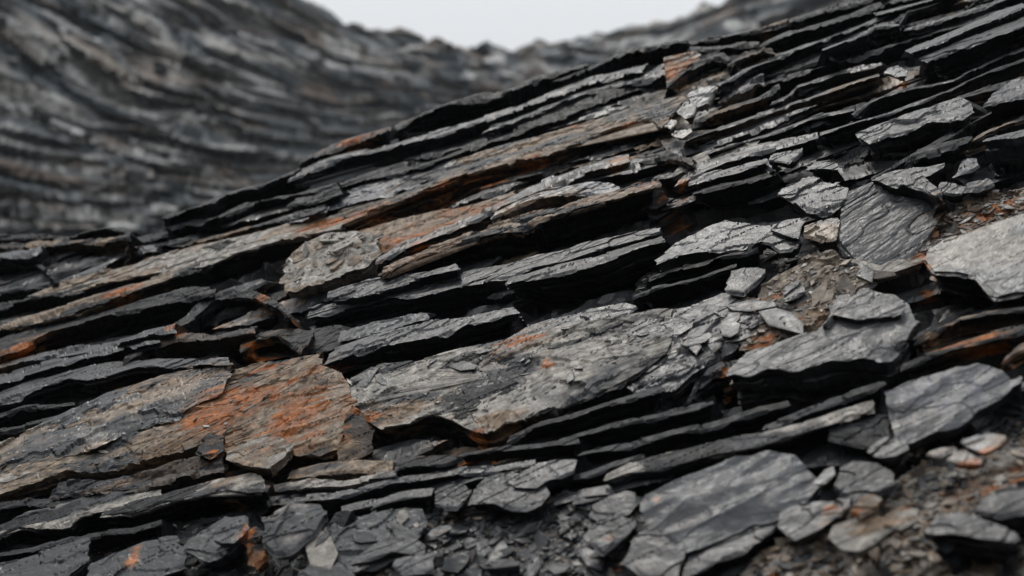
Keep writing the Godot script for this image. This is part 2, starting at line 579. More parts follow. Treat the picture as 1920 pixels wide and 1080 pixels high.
func stain_list() -> void:
	stain(0, Vector3(-1.018, 1.133, -3.715), 0.074, 0.036, 1)
	stain(0, Vector3(-1.247, 1.011, -3.588), 0.087, 0.046, 1)
	stain(0, Vector3(-0.485, 1.527, -4.338), 0.117, 0.042, 0.7)
	stain(1, Vector3(-0.821, 1.262, -3.896), 0.244, 0.087, 0.7)
	stain(0, Vector3(-0.569, 1, -2.867), 0.147, 0.107, 1.1)
	stain(0, Vector3(-0.421, 1, -2.716), 0.08, 0.109, 1.05)
	stain(0, Vector3(-0.521, 1.052, -2.973), 0.082, 0.031, 0.6)
	stain(0, Vector3(-0.374, 0.99, -2.642), 0.047, 0.052, 0.6)
	stain(1, Vector3(-0.766, 0.992, -3.045), 0.241, 0.11, 0.6)
	stain(3, Vector3(-0.763, 0.957, -2.937), 0.105, 0.056, 0.9)
	stain(3, Vector3(-1.018, 0.873, -2.949), 0.131, 0.092, 0.7)
	stain(3, Vector3(-0.901, 0.953, -3.065), 0.074, 0.039, 0.5)
	stain(2, Vector3(-0.88, 0.92, -2.947), 0.047, 0.031, 0.8)
	stain(1, Vector3(-0.704, 0.925, -2.783), 0.111, 0.046, 0.9)
	stain(0, Vector3(-0.751, 0.899, -2.755), 0.033, 0.014, 0.8)
	stain(1, Vector3(-0.759, 0.88, -2.706), 0.065, 0.031, 0.8)
	stain(1, Vector3(-0.201, 1.045, -2.627), 0.112, 0.053, 0.8)
	stain(2, Vector3(-0.226, 1.058, -2.69), 0.073, 0.047, 0.8)
	stain(0, Vector3(-0.273, 1.026, -2.644), 0.041, 0.029, 0.7)
	stain(1, Vector3(-0.028, 1.056, -2.484), 0.077, 0.044, 0.9)
	stain(0, Vector3(-0.095, 1.029, -2.473), 0.067, 0.046, 0.7)
	stain(0, Vector3(0.005, 1.149, -2.724), 0.062, 0.035, 0.9)
	stain(0, Vector3(0.067, 1.135, -2.62), 0.016, 0.029, 0.8)
	stain(3, Vector3(-0.094, 1.118, -2.733), 0.084, 0.031, 0.7)
	stain(3, Vector3(-0.119, 1.062, -2.594), 0.06, 0.04, 0.6)
	stain(2, Vector3(0.076, 1.1, -2.506), 0.077, 0.049, 0.8)
	stain(0, Vector3(-0.108, 1.099, -2.692), 0.015, 0.017, 0.8)
	stain(1, Vector3(-0.315, 0.987, -2.571), 0.04, 0.059, 0.9)
	stain(0, Vector3(-0.304, 1.003, -2.608), 0.02, 0.05, 0.5)
	stain(0, Vector3(0.163, 1.573, -3.814), 0.031, 0.025, 1)
	stain(0, Vector3(-0.374, 1.345, -3.688), 0.078, 0.031, 0.9)
	stain(0, Vector3(-0.18, 1.412, -3.687), 0.056, 0.031, 0.6)
	stain(0, Vector3(-0.249, 1.318, -3.48), 0.08, 0.035, 0.9)
	stain(0, Vector3(-0.17, 1.346, -3.484), 0.066, 0.028, 0.8)
	stain(0, Vector3(-0.53, 1.299, -3.71), 0.058, 0.039, 0.6)
	stain(0, Vector3(0.254, 1.491, -3.482), 0.036, 0.042, 1)
	stain(0, Vector3(-0.032, 1.379, -3.441), 0.034, 0.034, 0.7)
	stain(0, Vector3(-0.218, 1.282, -3.344), 0.036, 0.029, 1)
	stain(0, Vector3(-0.297, 1.234, -3.283), 0.038, 0.037, 0.7)
	stain(0, Vector3(-0.592, 1.175, -3.408), 0.045, 0.04, 1)
	stain(0, Vector3(-0.711, 1.22, -3.661), 0.035, 0.031, 0.8)
	stain(0, Vector3(-0.716, 1.121, -3.374), 0.053, 0.026, 0.6)
	stain(0, Vector3(-0.537, 1.131, -3.221), 0.043, 0.03, 0.7)
	stain(1, Vector3(0.05, 1.378, -3.355), 0.189, 0.098, 0.7)
	stain(0, Vector3(0.31, 1.432, -3.249), 0.036, 0.043, 0.7)
	stain(0, Vector3(0.376, 1.435, -3.19), 0.043, 0.048, 0.9)
	stain(1, Vector3(0.364, 1.411, -3.132), 0.047, 0.035, 0.9)
	stain(0, Vector3(0.474, 1.382, -2.935), 0.026, 0.031, 0.9)
	stain(0, Vector3(0.464, 1.343, -2.833), 0.008, 0.034, 0.5)
	stain(0, Vector3(0.44, 1.251, -2.584), 0.031, 0.02, 1)
	stain(0, Vector3(0.442, 1.215, -2.477), 0.037, 0.034, 0.8)
	stain(1, Vector3(0.543, 1.249, -2.474), 0.064, 0.076, 0.8)
	stain(0, Vector3(0.487, 1.264, -2.575), 0.019, 0.016, 0.7)
	stain(0, Vector3(0.507, 1.239, -2.48), 0.018, 0.015, 0.6)
	stain(0, Vector3(0.892, 1.426, -2.641), 0.086, 0.035, 1)
	stain(0, Vector3(0.82, 1.397, -2.628), 0.038, 0.03, 0.9)
	stain(0, Vector3(0.758, 1.353, -2.563), 0.056, 0.029, 0.8)
	stain(0, Vector3(0.727, 1.321, -2.501), 0.018, 0.059, 0.9)
	stain(1, Vector3(0.816, 1.381, -2.584), 0.084, 0.063, 0.8)
	stain(0, Vector3(0.939, 1.445, -2.65), 0.029, 0.022, 1)
	stain(0, Vector3(0.751, 1.245, -2.25), 0.05, 0.016, 0.9)
	stain(0, Vector3(0.785, 1.235, -2.187), 0.032, 0.025, 0.9)
	stain(1, Vector3(0.681, 1.238, -2.302), 0.026, 0.013, 0.9)
	stain(0, Vector3(0.366, 1.166, -2.408), 0.013, 0.035, 0.6)
	stain(0, Vector3(0.635, 1.093, -1.92), 0.05, 0.032, 1)
	stain(0, Vector3(0.359, 0.99, -1.896), 0.029, 0.025, 1)
	stain(1, Vector3(0.497, 1.036, -1.893), 0.1, 0.058, 0.8)
	stain(0, Vector3(0.452, 1.042, -1.954), 0.012, 0.007, 0.9)
	stain(1, Vector3(0.687, 1.12, -1.947), 0.044, 0.038, 0.8)
	stain(0, Vector3(0.707, 1.132, -1.962), 0.029, 0.02, 0.6)
	stain(0, Vector3(-0.665, 0.819, -2.43), 0.012, 0.029, 1)
	stain(0, Vector3(-0.444, 0.875, -2.372), 0.015, 0.068, 0.7)
	stain(0, Vector3(0.222, 1.008, -2.087), 0.005, 0.011, 0.9)
	stain(0, Vector3(-0.108, 0.916, -2.153), 0.02, 0.031, 0.8)
	stain(0, Vector3(0.149, 0.963, -2.03), 0.011, 0.018, 0.6)
	stain(0, Vector3(0.919, 1.707, -3.444), 0.025, 0.029, 0.9)
	stain(1, Vector3(0.552, 1.61, -3.53), 0.128, 0.051, 0.8)
	stain(1, Vector3(0.359, 1.774, -4.211), 0.046, 0.061, 1)
	stain(0, Vector3(0.441, 1.708, -3.932), 0.029, 0.089, 0.9)
	stain(1, Vector3(0.745, 1.875, -4.118), 0.089, 0.098, 0.8)
	stain(1, Vector3(-0.371, 0.958, -2.543), 0.08, 0.027, 0.8)
	stain(1, Vector3(-0.472, 0.929, -2.56), 0.071, 0.027, 0.6)
	stain(0, Vector3(-0.564, 0.936, -2.674), 0.021, 0.017, 0.8)
	stain(1, Vector3(-0.515, 0.92, -2.576), 0.061, 0.032, 0.8)
	stain(0, Vector3(-0.399, 1.074, -2.915), 0.046, 0.025, 0.7)
	stain(0, Vector3(-0.587, 1.092, -3.157), 0.03, 0.023, 0.7)
	stain(1, Vector3(0.733, 1.256, -2.301), 0.068, 0.024, 0.5)
	stain(0, Vector3(-0.478, 1.025, -2.851), 0.067, 0.053, 0.9)
	stain(0, Vector3(-0.633, 0.974, -2.857), 0.091, 0.048, 0.8)
	stain(0, Vector3(-0.376, 1.022, -2.736), 0.032, 0.066, 0.7)
	stain(0, Vector3(-0.082, 1.44, -3.672), 0.069, 0.031, 0.8)
	stain(0, Vector3(0.055, 1.488, -3.674), 0.055, 0.023, 0.7)
	stain(0, Vector3(-0.22, 1.392, -3.67), 0.056, 0.031, 0.7)
	stain(0, Vector3(0.301, 1.574, -3.677), 0.054, 0.023, 0.8)
	stain(0, Vector3(0.053, 1.192, -2.802), 0.053, 0.019, 0.7)
	stain(0, Vector3(-0.802, 1.085, -3.356), 0.053, 0.026, 0.6)
	stain(0, Vector3(-0.472, 1.314, -3.696), 0.1, 0.039, 0.9)
	stain(0, Vector3(0.68, 1.11, -1.926), 0.043, 0.037, 0.9)
	stain(0, Vector3(0.574, 1.061, -1.887), 0.036, 0.023, 0.8)
	stain(0, Vector3(0.469, 1.028, -1.897), 0.022, 0.014, 0.7)
	stain(0, Vector3(0.706, 1.235, -2.267), 0.05, 0.016, 0.7)

func slabs() -> void:  # crusted slabs: light tops and dark cores put light and shade into colour
	slab("rubble_bed", "", Vector3(0.493, 0.969, -1.795), 0, [Vector2(-0.18, 0.074), Vector2(-0.111, 0.046), Vector2(-0.012, 0.005), Vector2(0.083, -0.034), Vector2(0.196, -0.081)], [Vector2(-0.149, 0.164), Vector2(-0.083, 0.186), Vector2(-0.001, 0.201), Vector2(0.091, 0.254), Vector2(0.182, 0.296), Vector2(0.336, 0.306)], 0.0125, 0.00131, 189, "pale", "tan", {"rough": 1.6, "key": "Z2"})
	slab("rubble_bed", "", Vector3(-0.04, 0.878, -2.053), -0.035, [Vector2(-0.333, 0.132), Vector2(-0.183, 0.072), Vector2(-0.008, 0.003), Vector2(0.154, -0.061), Vector2(0.312, -0.123)], [Vector2(-0.335, 0.307), Vector2(-0.219, 0.316), Vector2(-0.102, 0.295), Vector2(-0.007, 0.237), Vector2(0.138, 0.208), Vector2(0.282, 0.143)], 0.015, 0.00149, 142, "grey", "dark", {"rough": 1.6, "key": "Z3"})
	slab("rubble_bed", "", Vector3(-0.672, 0.761, -2.381), 0, [Vector2(-0.348, 0.13), Vector2(-0.039, 0.018), Vector2(0.341, -0.131)], [Vector2(-0.424, 0.337), Vector2(-0.099, 0.245), Vector2(0.261, 0.165)], 0.0165, 0.00173, 93, "dark", "grey", {"rough": 1.4, "key": "Z4"})
	slab("rubble_bed", "", Vector3(0.852, 1.384, -2.598), -0.052, [Vector2(-0.117, -0.001), Vector2(-0.106, -0.033), Vector2(-0.044, -0.008), Vector2(0.02, 0.009), Vector2(0.091, 0.014), Vector2(0.156, 0.019)], [Vector2(-0.055, 0.09), Vector2(0.006, 0.124), Vector2(0.058, 0.124), Vector2(0.108, 0.12), Vector2(0.145, 0.111), Vector2(0.188, 0.105)], 0.0205, 0.00183, 65, "tan", "brown", {"rough": 1.6, "key": "Z1"})
	slab("rubble_bed", "", Vector3(0.657, 1.45, -3.05), 0, [Vector2(-0.118, 0.096), Vector2(-0.035, 0.028), Vector2(0.044, -0.036), Vector2(0.102, -0.082)], [Vector2(-0.093, 0.244), Vector2(0.005, 0.23), Vector2(0.097, 0.196), Vector2(0.177, 0.125)], 0.018, 0.00214, 46, "dark", "grey", {"rough": 1.3, "key": "Z5"})
	slab("rubble_bed", "", Vector3(0.408, 1.262, -2.797), 0.035, [Vector2(-0.167, 0.052), Vector2(-0.089, 0.05), Vector2(-0.004, 0.016), Vector2(0.074, -0.04), Vector2(0.174, -0.073)], [Vector2(-0.147, 0.148), Vector2(-0.068, 0.235), Vector2(0.018, 0.261), Vector2(0.12, 0.241), Vector2(0.24, 0.145)], 0.017, 0.00198, 59, "dark", "grey", {"rough": 1.3, "key": "Z6"})
	slab("rubble_bed", "", Vector3(0.598, 1.089, -2.061), 0, [Vector2(-0.13, 0.056), Vector2(-0.074, 0.013), Vector2(-0.01, 0.011), Vector2(0.052, -0.049), Vector2(0.153, -0.028)], [Vector2(-0.093, 0.147), Vector2(-0.029, 0.129), Vector2(0.026, 0.084), Vector2(0.087, 0.067), Vector2(0.184, 0.063)], 0.015, 0.00148, 49, "dark", "grey", {"rough": 1.3, "key": "Z7"})
	slab("slate_slab", "uppermost black slab on the crest with a rusty broken left face", Vector3(0.319, 1.759, -4.206), 0.157, [Vector2(-0.204, -0.026), Vector2(-0.106, 0.005), Vector2(0.004, 0.094), Vector2(0.105, 0.002), Vector2(0.196, -0.071)], [Vector2(-0.188, 0.036), Vector2(-0.088, 0.069), Vector2(0.015, 0.164), Vector2(0.125, 0.053), Vector2(0.191, -0.03)], 0.057, 0.00292, 7, "dark", "slate")
	slab("slate_ledge", "", Vector3(0.105, 1.703, -4.258), 0.157, [Vector2(-0.142, -0.028), Vector2(-0.044, 0.037), Vector2(0.056, -0.008), Vector2(0.13, 0)], [Vector2(-0.137, 0.047), Vector2(-0.047, 0.137), Vector2(0.039, 0.102), Vector2(0.123, 0.074)], 0.0575, 0.00296, 6, "dark", "slate")
	slab("slate_ledge", "", Vector3(-0.177, 1.616, -4.289), 0.157, [Vector2(-0.178, -0.056), Vector2(-0.087, 0.042), Vector2(-0.003, 0.054), Vector2(0.085, 0.022), Vector2(0.18, -0.059)], [Vector2(-0.177, 0.006), Vector2(-0.095, 0.122), Vector2(0.009, 0.131), Vector2(0.089, 0.094), Vector2(0.168, 0.031)], 0.094, 0.00299, 8, "dark", "slate")
	slab("slate_slab", "thin black slab with a rusty upper edge on the left of the crest", Vector3(-0.505, 1.501, -4.282), 0.157, [Vector2(-0.137, -0.037), Vector2(-0.043, 0.017), Vector2(0.039, 0.04), Vector2(0.141, -0.019)], [Vector2(-0.139, 0.024), Vector2(-0.058, 0.102), Vector2(0.043, 0.133), Vector2(0.141, 0.092)], 0.0585, 0.003, 8, "dark", "slate")
	slab("slate_slab", "very long thin grey-topped slab running just under the crest", Vector3(-0.109, 1.576, -4.099), 0.157, [Vector2(-0.575, 0.018), Vector2(-0.483, 0.068), Vector2(-0.384, 0.078), Vector2(-0.204, -0.035), Vector2(-0.042, -0.059), Vector2(0.117, -0.046), Vector2(0.242, -0.002), Vector2(0.338, 0.037), Vector2(0.432, -0.001), Vector2(0.5, -0.049)], [Vector2(-0.556, 0.095), Vector2(-0.481, 0.154), Vector2(-0.396, 0.157), Vector2(-0.214, 0.048), Vector2(-0.048, 0.022), Vector2(0.113, 0.052), Vector2(0.242, 0.116), Vector2(0.34, 0.147), Vector2(0.483, 0.09), Vector2(0.519, 0.055)], 0.0615, 0.00286, 13, "grey", "slate")
	slab("slate_slab", "long thick black slab with a squared right end near the crest", Vector3(0.161, 1.63, -3.985), 0.157, [Vector2(-0.26, -0.057), Vector2(-0.169, -0.03), Vector2(-0.061, 0.023), Vector2(0.049, 0.077), Vector2(0.172, 0.02), Vector2(0.266, -0.031)], [Vector2(-0.217, 0.002), Vector2(-0.109, 0.086), Vector2(-0.014, 0.117), Vector2(0.082, 0.136), Vector2(0.208, 0.11), Vector2(0.279, 0.183)], 0.109, 0.00278, 25, "grey", "slate")
	slab("slate_ledge", "", Vector3(-0.133, 1.499, -3.897), 0.175, [Vector2(-0.423, 0.026), Vector2(-0.227, -0.026), Vector2(-0.115, -0.061), Vector2(-0.01, -0.043), Vector2(0.139, 0.017), Vector2(0.276, 0.015), Vector2(0.353, 0.073)], [Vector2(-0.396, 0.052), Vector2(-0.228, 0.041), Vector2(-0.108, 0.02), Vector2(-0.004, 0.077), Vector2(0.135, 0.12), Vector2(0.26, 0.143), Vector2(0.338, 0.175)], 0.0975, 0.00273, 12, "dark", "slate")
	slab("slate_ledge", "", Vector3(-0.75, 1.33, -4.025), 0.14, [Vector2(-0.312, 0.065), Vector2(-0.224, 0.079), Vector2(-0.103, -0.002), Vector2(-0.018, 0.055), Vector2(0.088, 0.016), Vector2(0.238, -0.102), Vector2(0.3, -0.099)], [Vector2(-0.305, 0.127), Vector2(-0.231, 0.138), Vector2(-0.119, 0.06), Vector2(-0.031, 0.114), Vector2(0.079, 0.063), Vector2(0.228, -0.043), Vector2(0.285, -0.052)], 0.075, 0.00283, 10, "dark", "grey")
	slab("slate_ledge", "", Vector3(-0.823, 1.36, -4.188), 0.14, [Vector2(-0.208, -0.055), Vector2(-0.075, -0.078), Vector2(-0.019, 0.039), Vector2(0.102, 0.028), Vector2(0.205, 0.068)], [Vector2(-0.227, 0.014), Vector2(-0.094, -0.005), Vector2(-0.047, 0.121), Vector2(0.091, 0.081), Vector2(0.185, 0.13)], 0.0725, 0.00294, 5, "dark", "slate")
	slab("slate_ledge", "", Vector3(-0.76, 1.278, -3.882), 0.14, [Vector2(-0.377, 0.138), Vector2(-0.28, 0.147), Vector2(-0.094, 0.002), Vector2(0.018, -0.005), Vector2(0.14, -0.068), Vector2(0.254, -0.108), Vector2(0.288, -0.086)], [Vector2(-0.372, 0.23), Vector2(-0.279, 0.201), Vector2(-0.114, 0.078), Vector2(-0.006, 0.029), Vector2(0.114, -0.014), Vector2(0.242, -0.037), Vector2(0.273, -0.036)], 0.0875, 0.00274, 14, "dark", "grey")
	slab("slate_plate", "long pale tan bedding plate sloping across the blurred left side", Vector3(-0.854, 1.199, -3.744), 0, [Vector2(-0.517, 0.132), Vector2(-0.338, 0.072), Vector2(-0.104, 0.016), Vector2(0.063, -0.051), Vector2(0.125, -0.024), Vector2(0.275, -0.045), Vector2(0.438, -0.087)], [Vector2(-0.416, 0.175), Vector2(-0.28, 0.153), Vector2(-0.117, 0.139), Vector2(0.089, 0.111), Vector2(0.259, 0.07), Vector2(0.365, 0.042), Vector2(0.441, 0.028)], 0.058, 0.00265, 60, "dark", "slate", {"key": "bed_17_core"})  # core toned dark so the front face reads as shaded
	slab("weathered_lit_crust", "", Vector3(-0.855, 1.203, -3.743), 0, [Vector2(-0.517, 0.132), Vector2(-0.338, 0.072), Vector2(-0.104, 0.016), Vector2(0.063, -0.051), Vector2(0.125, -0.024), Vector2(0.275, -0.045), Vector2(0.438, -0.087)], [Vector2(-0.416, 0.175), Vector2(-0.28, 0.153), Vector2(-0.117, 0.139), Vector2(0.089, 0.111), Vector2(0.259, 0.07), Vector2(0.365, 0.042), Vector2(0.441, 0.028)], 0.00941, 0.00265, 60, "pale", "tan", {"on": "bed_17_core"})  # lighter top layer, its tone stands in for light on the top
	slab("slate_block", "black wedge-shaped block at the left edge of the photo", Vector3(-1.448, 1.137, -4.164), 0.105, [Vector2(-0.227, 0.175), Vector2(-0.118, 0.13), Vector2(0.011, 0.07), Vector2(0.101, -0.082), Vector2(0.203, -0.261)], [Vector2(-0.273, 0.288), Vector2(-0.168, 0.256), Vector2(-0.028, 0.15), Vector2(0.076, -0.012), Vector2(0.178, -0.204)], 0.0835, 0.00295, 9, "dark", "slate")
	slab("slate_ledge", "", Vector3(-1.4, 1.202, -4.307), 0.105, [Vector2(-0.397, 0.325), Vector2(-0.255, 0.21), Vector2(-0.09, 0.068), Vector2(0.054, -0.035), Vector2(0.25, -0.214), Vector2(0.351, -0.284)], [Vector2(-0.429, 0.402), Vector2(-0.284, 0.283), Vector2(-0.115, 0.136), Vector2(0.037, 0.015), Vector2(0.232, -0.154), Vector2(0.336, -0.231)], 0.127, 0.00304, 4, "dark", "tan")
	slab("slate_ledge", "", Vector3(-1.502, 1.172, -4.256), 0.07, [Vector2(-0.165, 0.088), Vector2(-0.044, 0.007), Vector2(0.098, -0.068), Vector2(0.105, -0.024)], [Vector2(-0.206, 0.191), Vector2(-0.077, 0.095), Vector2(0.07, 0.01), Vector2(0.089, 0.022)], 0.048, 0.00301, 8, "grey", "slate")
	slab("slate_ledge", "", Vector3(-1.358, 1.227, -4.338), 0.07, [Vector2(-0.466, 0.365), Vector2(-0.165, 0.122), Vector2(0.039, -0.053), Vector2(0.093, -0.057), Vector2(0.156, -0.093), Vector2(0.278, -0.232)], [Vector2(-0.493, 0.432), Vector2(-0.183, 0.173), Vector2(0.026, -0.015), Vector2(0.083, -0.027), Vector2(0.148, -0.068), Vector2(0.262, -0.194)], 0.0375, 0.00306, 4, "dark", "slate")
	slab("slate_ledge", "", Vector3(-1.116, 1.181, -3.956), 0.105, [Vector2(-0.134, -0.056), Vector2(-0.026, -0.028), Vector2(-0.002, 0.024), Vector2(0.019, 0.091), Vector2(0.143, -0.027)], [Vector2(-0.156, 0.002), Vector2(-0.055, 0.035), Vector2(-0.028, 0.082), Vector2(-0.005, 0.149), Vector2(0.104, 0.083)], 0.0635, 0.0028, 9, "grey", "dark")
	slab("slate_ledge", "", Vector3(-1.406, 1.096, -4.002), 0.105, [Vector2(-0.166, 0.075), Vector2(-0.063, 0.03), Vector2(0.062, -0.034), Vector2(0.159, -0.067)], [Vector2(-0.193, 0.141), Vector2(-0.085, 0.086), Vector2(0.042, 0.02), Vector2(0.13, -0.023)], 0.0855, 0.00284, 5, "dark", "slate")
	slab("slate_ledge", "", Vector3(-1.358, 1.079, -3.9), 0.105, [Vector2(-0.18, 0.079), Vector2(-0.075, 0.025), Vector2(0.032, 0.002), Vector2(0.211, -0.1)], [Vector2(-0.204, 0.137), Vector2(-0.097, 0.081), Vector2(0.016, 0.045), Vector2(0.197, -0.059)], 0.119, 0.00277, 5, "dark", "slate")
	slab("slate_plate", "thin tan plate with a bright orange streak on the left slope", Vector3(-1.114, 1.098, -3.71), 0.07, [Vector2(-0.359, 0.059), Vector2(-0.268, 0.026), Vector2(-0.161, -0.011), Vector2(-0.059, -0.037), Vector2(0.059, -0.027), Vector2(0.173, -0.017), Vector2(0.248, 0.005), Vector2(0.346, 0.004)], [Vector2(-0.394, 0.146), Vector2(-0.298, 0.107), Vector2(-0.19, 0.073), Vector2(-0.086, 0.045), Vector2(0.035, 0.055), Vector2(0.158, 0.056), Vector2(0.231, 0.073), Vector2(0.322, 0.08)], 0.0445, 0.00263, 9, "dark", "slate", {"key": "bed_26_core"})  # dark core tone stands in for shade on the front
	slab("weathered_lit_crust", "", Vector3(-1.115, 1.102, -3.709), 0.07, [Vector2(-0.359, 0.059), Vector2(-0.268, 0.026), Vector2(-0.161, -0.011), Vector2(-0.059, -0.037), Vector2(0.059, -0.027), Vector2(0.173, -0.017), Vector2(0.248, 0.005), Vector2(0.346, 0.004)], [Vector2(-0.394, 0.146), Vector2(-0.298, 0.107), Vector2(-0.19, 0.073), Vector2(-0.086, 0.045), Vector2(0.035, 0.055), Vector2(0.158, 0.056), Vector2(0.231, 0.073), Vector2(0.322, 0.08)], 0.00936, 0.00263, 9, "tan", "dark", {"on": "bed_26_core"})
	slab("slate_slab", "dark slab with an orange rim along its left upper edge", Vector3(-1.084, 1.058, -3.56), 0.105, [Vector2(-0.291, -0.044), Vector2(-0.225, -0.021), Vector2(-0.185, 0.003), Vector2(-0.123, 0.066), Vector2(0.054, 0.031), Vector2(0.136, 0.019), Vector2(0.256, -0.009), Vector2(0.364, -0.041)], [Vector2(-0.364, 0.133), Vector2(-0.292, 0.148), Vector2(-0.199, 0.149), Vector2(-0.14, 0.156), Vector2(0.025, 0.124), Vector2(0.151, 0.104), Vector2(0.245, 0.089), Vector2(0.339, 0.037)], 0.1045, 0.00253, 20, "dark", "grey")
	slab("slate_block", "black lens-shaped block with a thin grey rim left of centre", Vector3(-0.673, 1.133, -3.366), 0.14, [Vector2(-0.177, -0.004), Vector2(-0.124, 0.039), Vector2(-0.075, 0.127), Vector2(-0.015, 0.115), Vector2(0.057, 0.04), Vector2(0.123, -0.079), Vector2(0.189, -0.212)], [Vector2(-0.182, 0.039), Vector2(-0.139, 0.097), Vector2(-0.092, 0.193), Vector2(-0.039, 0.183), Vector2(0.043, 0.108), Vector2(0.107, -0.001), Vector2(0.175, -0.156)], 0.0835, 0.00239, 7, "dark", "grey")
	slab("slate_ledge", "", Vector3(-1.059, 1.021, -3.428), 0.14, [Vector2(-0.327, 0.1), Vector2(-0.223, 0.076), Vector2(-0.078, 0.029), Vector2(0.084, -0.026), Vector2(0.224, -0.073), Vector2(0.284, -0.094)], [Vector2(-0.356, 0.168), Vector2(-0.233, 0.127), Vector2(-0.102, 0.094), Vector2(0.065, 0.032), Vector2(0.205, -0.009), Vector2(0.267, -0.03)], 0.0435, 0.00244, 7, "grey", "dark")
	slab("slate_ledge", "", Vector3(-1.076, 0.998, -3.375), 0.14, [Vector2(-0.267, 0.055), Vector2(-0.181, 0.023), Vector2(-0.066, 0.02), Vector2(0.049, 0.013), Vector2(0.176, -0.033), Vector2(0.27, -0.073)], [Vector2(-0.305, 0.142), Vector2(-0.214, 0.103), Vector2(-0.093, 0.091), Vector2(0.028, 0.074), Vector2(0.157, 0.026), Vector2(0.254, -0.019)], 0.056, 0.00241, 9, "grey", "dark")
	slab("slate_block", "brownish black lens-shaped block under the grey-rimmed one", Vector3(-0.737, 1.072, -3.249), 0.14, [Vector2(-0.185, 0.014), Vector2(-0.122, 0.053), Vector2(-0.052, 0.054), Vector2(0.002, 0.032), Vector2(0.058, -0.033), Vector2(0.115, -0.051), Vector2(0.172, -0.063)], [Vector2(-0.19, 0.06), Vector2(-0.137, 0.112), Vector2(-0.067, 0.111), Vector2(-0.013, 0.089), Vector2(0.043, 0.027), Vector2(0.102, 0.003), Vector2(0.157, -0.007)], 0.082, 0.00231, 7, "brown", "dark")
	slab("slate_block", "small dark block with a rusty rim above the orange plate", Vector3(-0.525, 1.093, -3.096), 0.14, [Vector2(-0.085, 0.036), Vector2(-0.056, 0.082), Vector2(-0.004, 0.06), Vector2(0.048, -0.041), Vector2(0.089, -0.127)], [Vector2(-0.087, 0.086), Vector2(-0.056, 0.125), Vector2(0.002, 0.098), Vector2(0.047, 0.064), Vector2(0.097, -0.003)], 0.045, 0.0022, 24, "dark", "brown")
	slab("slate_ledge", "", Vector3(-0.44, 1.096, -3.054), 0.035, [Vector2(-0.089, 0.101), Vector2(-0.049, 0.032), Vector2(-0.009, -0.031), Vector2(0.048, -0.047), Vector2(0.094, -0.05)], [Vector2(-0.082, 0.121), Vector2(-0.043, 0.121), Vector2(0.025, 0.093), Vector2(0.067, 0.06), Vector2(0.095, -0.013)], 0.0325, 0.00217, 36, "dark", "slate")
	slab("slate_slab", "wide black slab with a ragged grey edge at the left", Vector3(-0.985, 0.98, -3.23), 0.14, [Vector2(-0.309, 0.055), Vector2(-0.237, 0.05), Vector2(-0.186, 0.036), Vector2(-0.125, 0.081), Vector2(-0.062, 0.071), Vector2(0.009, 0.001), Vector2(0.054, 0.001), Vector2(0.131, 0.01), Vector2(0.248, -0.074), Vector2(0.414, -0.206)], [Vector2(-0.348, 0.146), Vector2(-0.273, 0.136), Vector2(-0.199, 0.165), Vector2(-0.063, 0.143), Vector2(0.018, 0.108), Vector2(0.115, 0.064), Vector2(0.231, -0.015), Vector2(0.391, -0.135)], 0.1185, 0.00231, 36, "grey", "dark")
	slab("slate_ledge", "", Vector3(-1.114, 0.92, -3.184), 0.105, [Vector2(-0.143, 0.04), Vector2(-0.067, 0.02), Vector2(-0.016, 0.028), Vector2(0.071, -0.026), Vector2(0.148, -0.06)], [Vector2(-0.158, 0.076), Vector2(-0.079, 0.05), Vector2(-0.027, 0.058), Vector2(0.061, 0.001), Vector2(0.138, -0.031)], 0.052, 0.00228, 5, "dark", "grey")
	slab("slate_ledge", "", Vector3(-1.108, 0.899, -3.116), 0.105, [Vector2(-0.121, 0.035), Vector2(-0.045, 0.013), Vector2(0.045, -0.017), Vector2(0.117, -0.03)], [Vector2(-0.137, 0.074), Vector2(-0.058, 0.046), Vector2(0.034, 0.014), Vector2(0.102, -0.001)], 0.06, 0.00223, 5, "dark", "grey")
	slab("slate_ledge", "", Vector3(-1.068, 1.242, -4.088), 0.07, [Vector2(-0.085, 0.042), Vector2(-0.001, -0.016), Vector2(0.084, -0.026)], [Vector2(-0.087, 0.087), Vector2(-0.017, 0.042), Vector2(0.071, 0.028)], 0.056, 0.00288, 6, "dark", "slate")
	slab("slate_plate", "grey upper layer of rock over the left part of the orange plate", Vector3(-0.849, 0.926, -2.901), -0.035, [Vector2(-0.309, -0.012), Vector2(-0.235, -0.014), Vector2(-0.114, -0.009), Vector2(-0.013, -0.022), Vector2(0.052, 0.01), Vector2(0.166, -0.018), Vector2(0.183, 0.03), Vector2(0.264, 0.034)], [Vector2(-0.353, 0.115), Vector2(-0.278, 0.12), Vector2(-0.207, 0.14), Vector2(-0.138, 0.165), Vector2(-0.044, 0.2), Vector2(0.082, 0.21), Vector2(0.186, 0.197), Vector2(0.268, 0.159)], 0.018, 0.00208, 49, "grey2", "tan", {"rough": 1.2})
	slab("slate_chip", "black stone with a thin pale vein at the front of the orange plate", Vector3(-0.579, 0.952, -2.663), -0.07, [Vector2(-0.036, 0.018), Vector2(0.005, -0.015), Vector2(0.031, -0.002)], [Vector2(-0.033, 0.06), Vector2(-0.016, 0.079), Vector2(0.018, 0.054)], 0.028, 0.00191, 26, "dark", "slate")
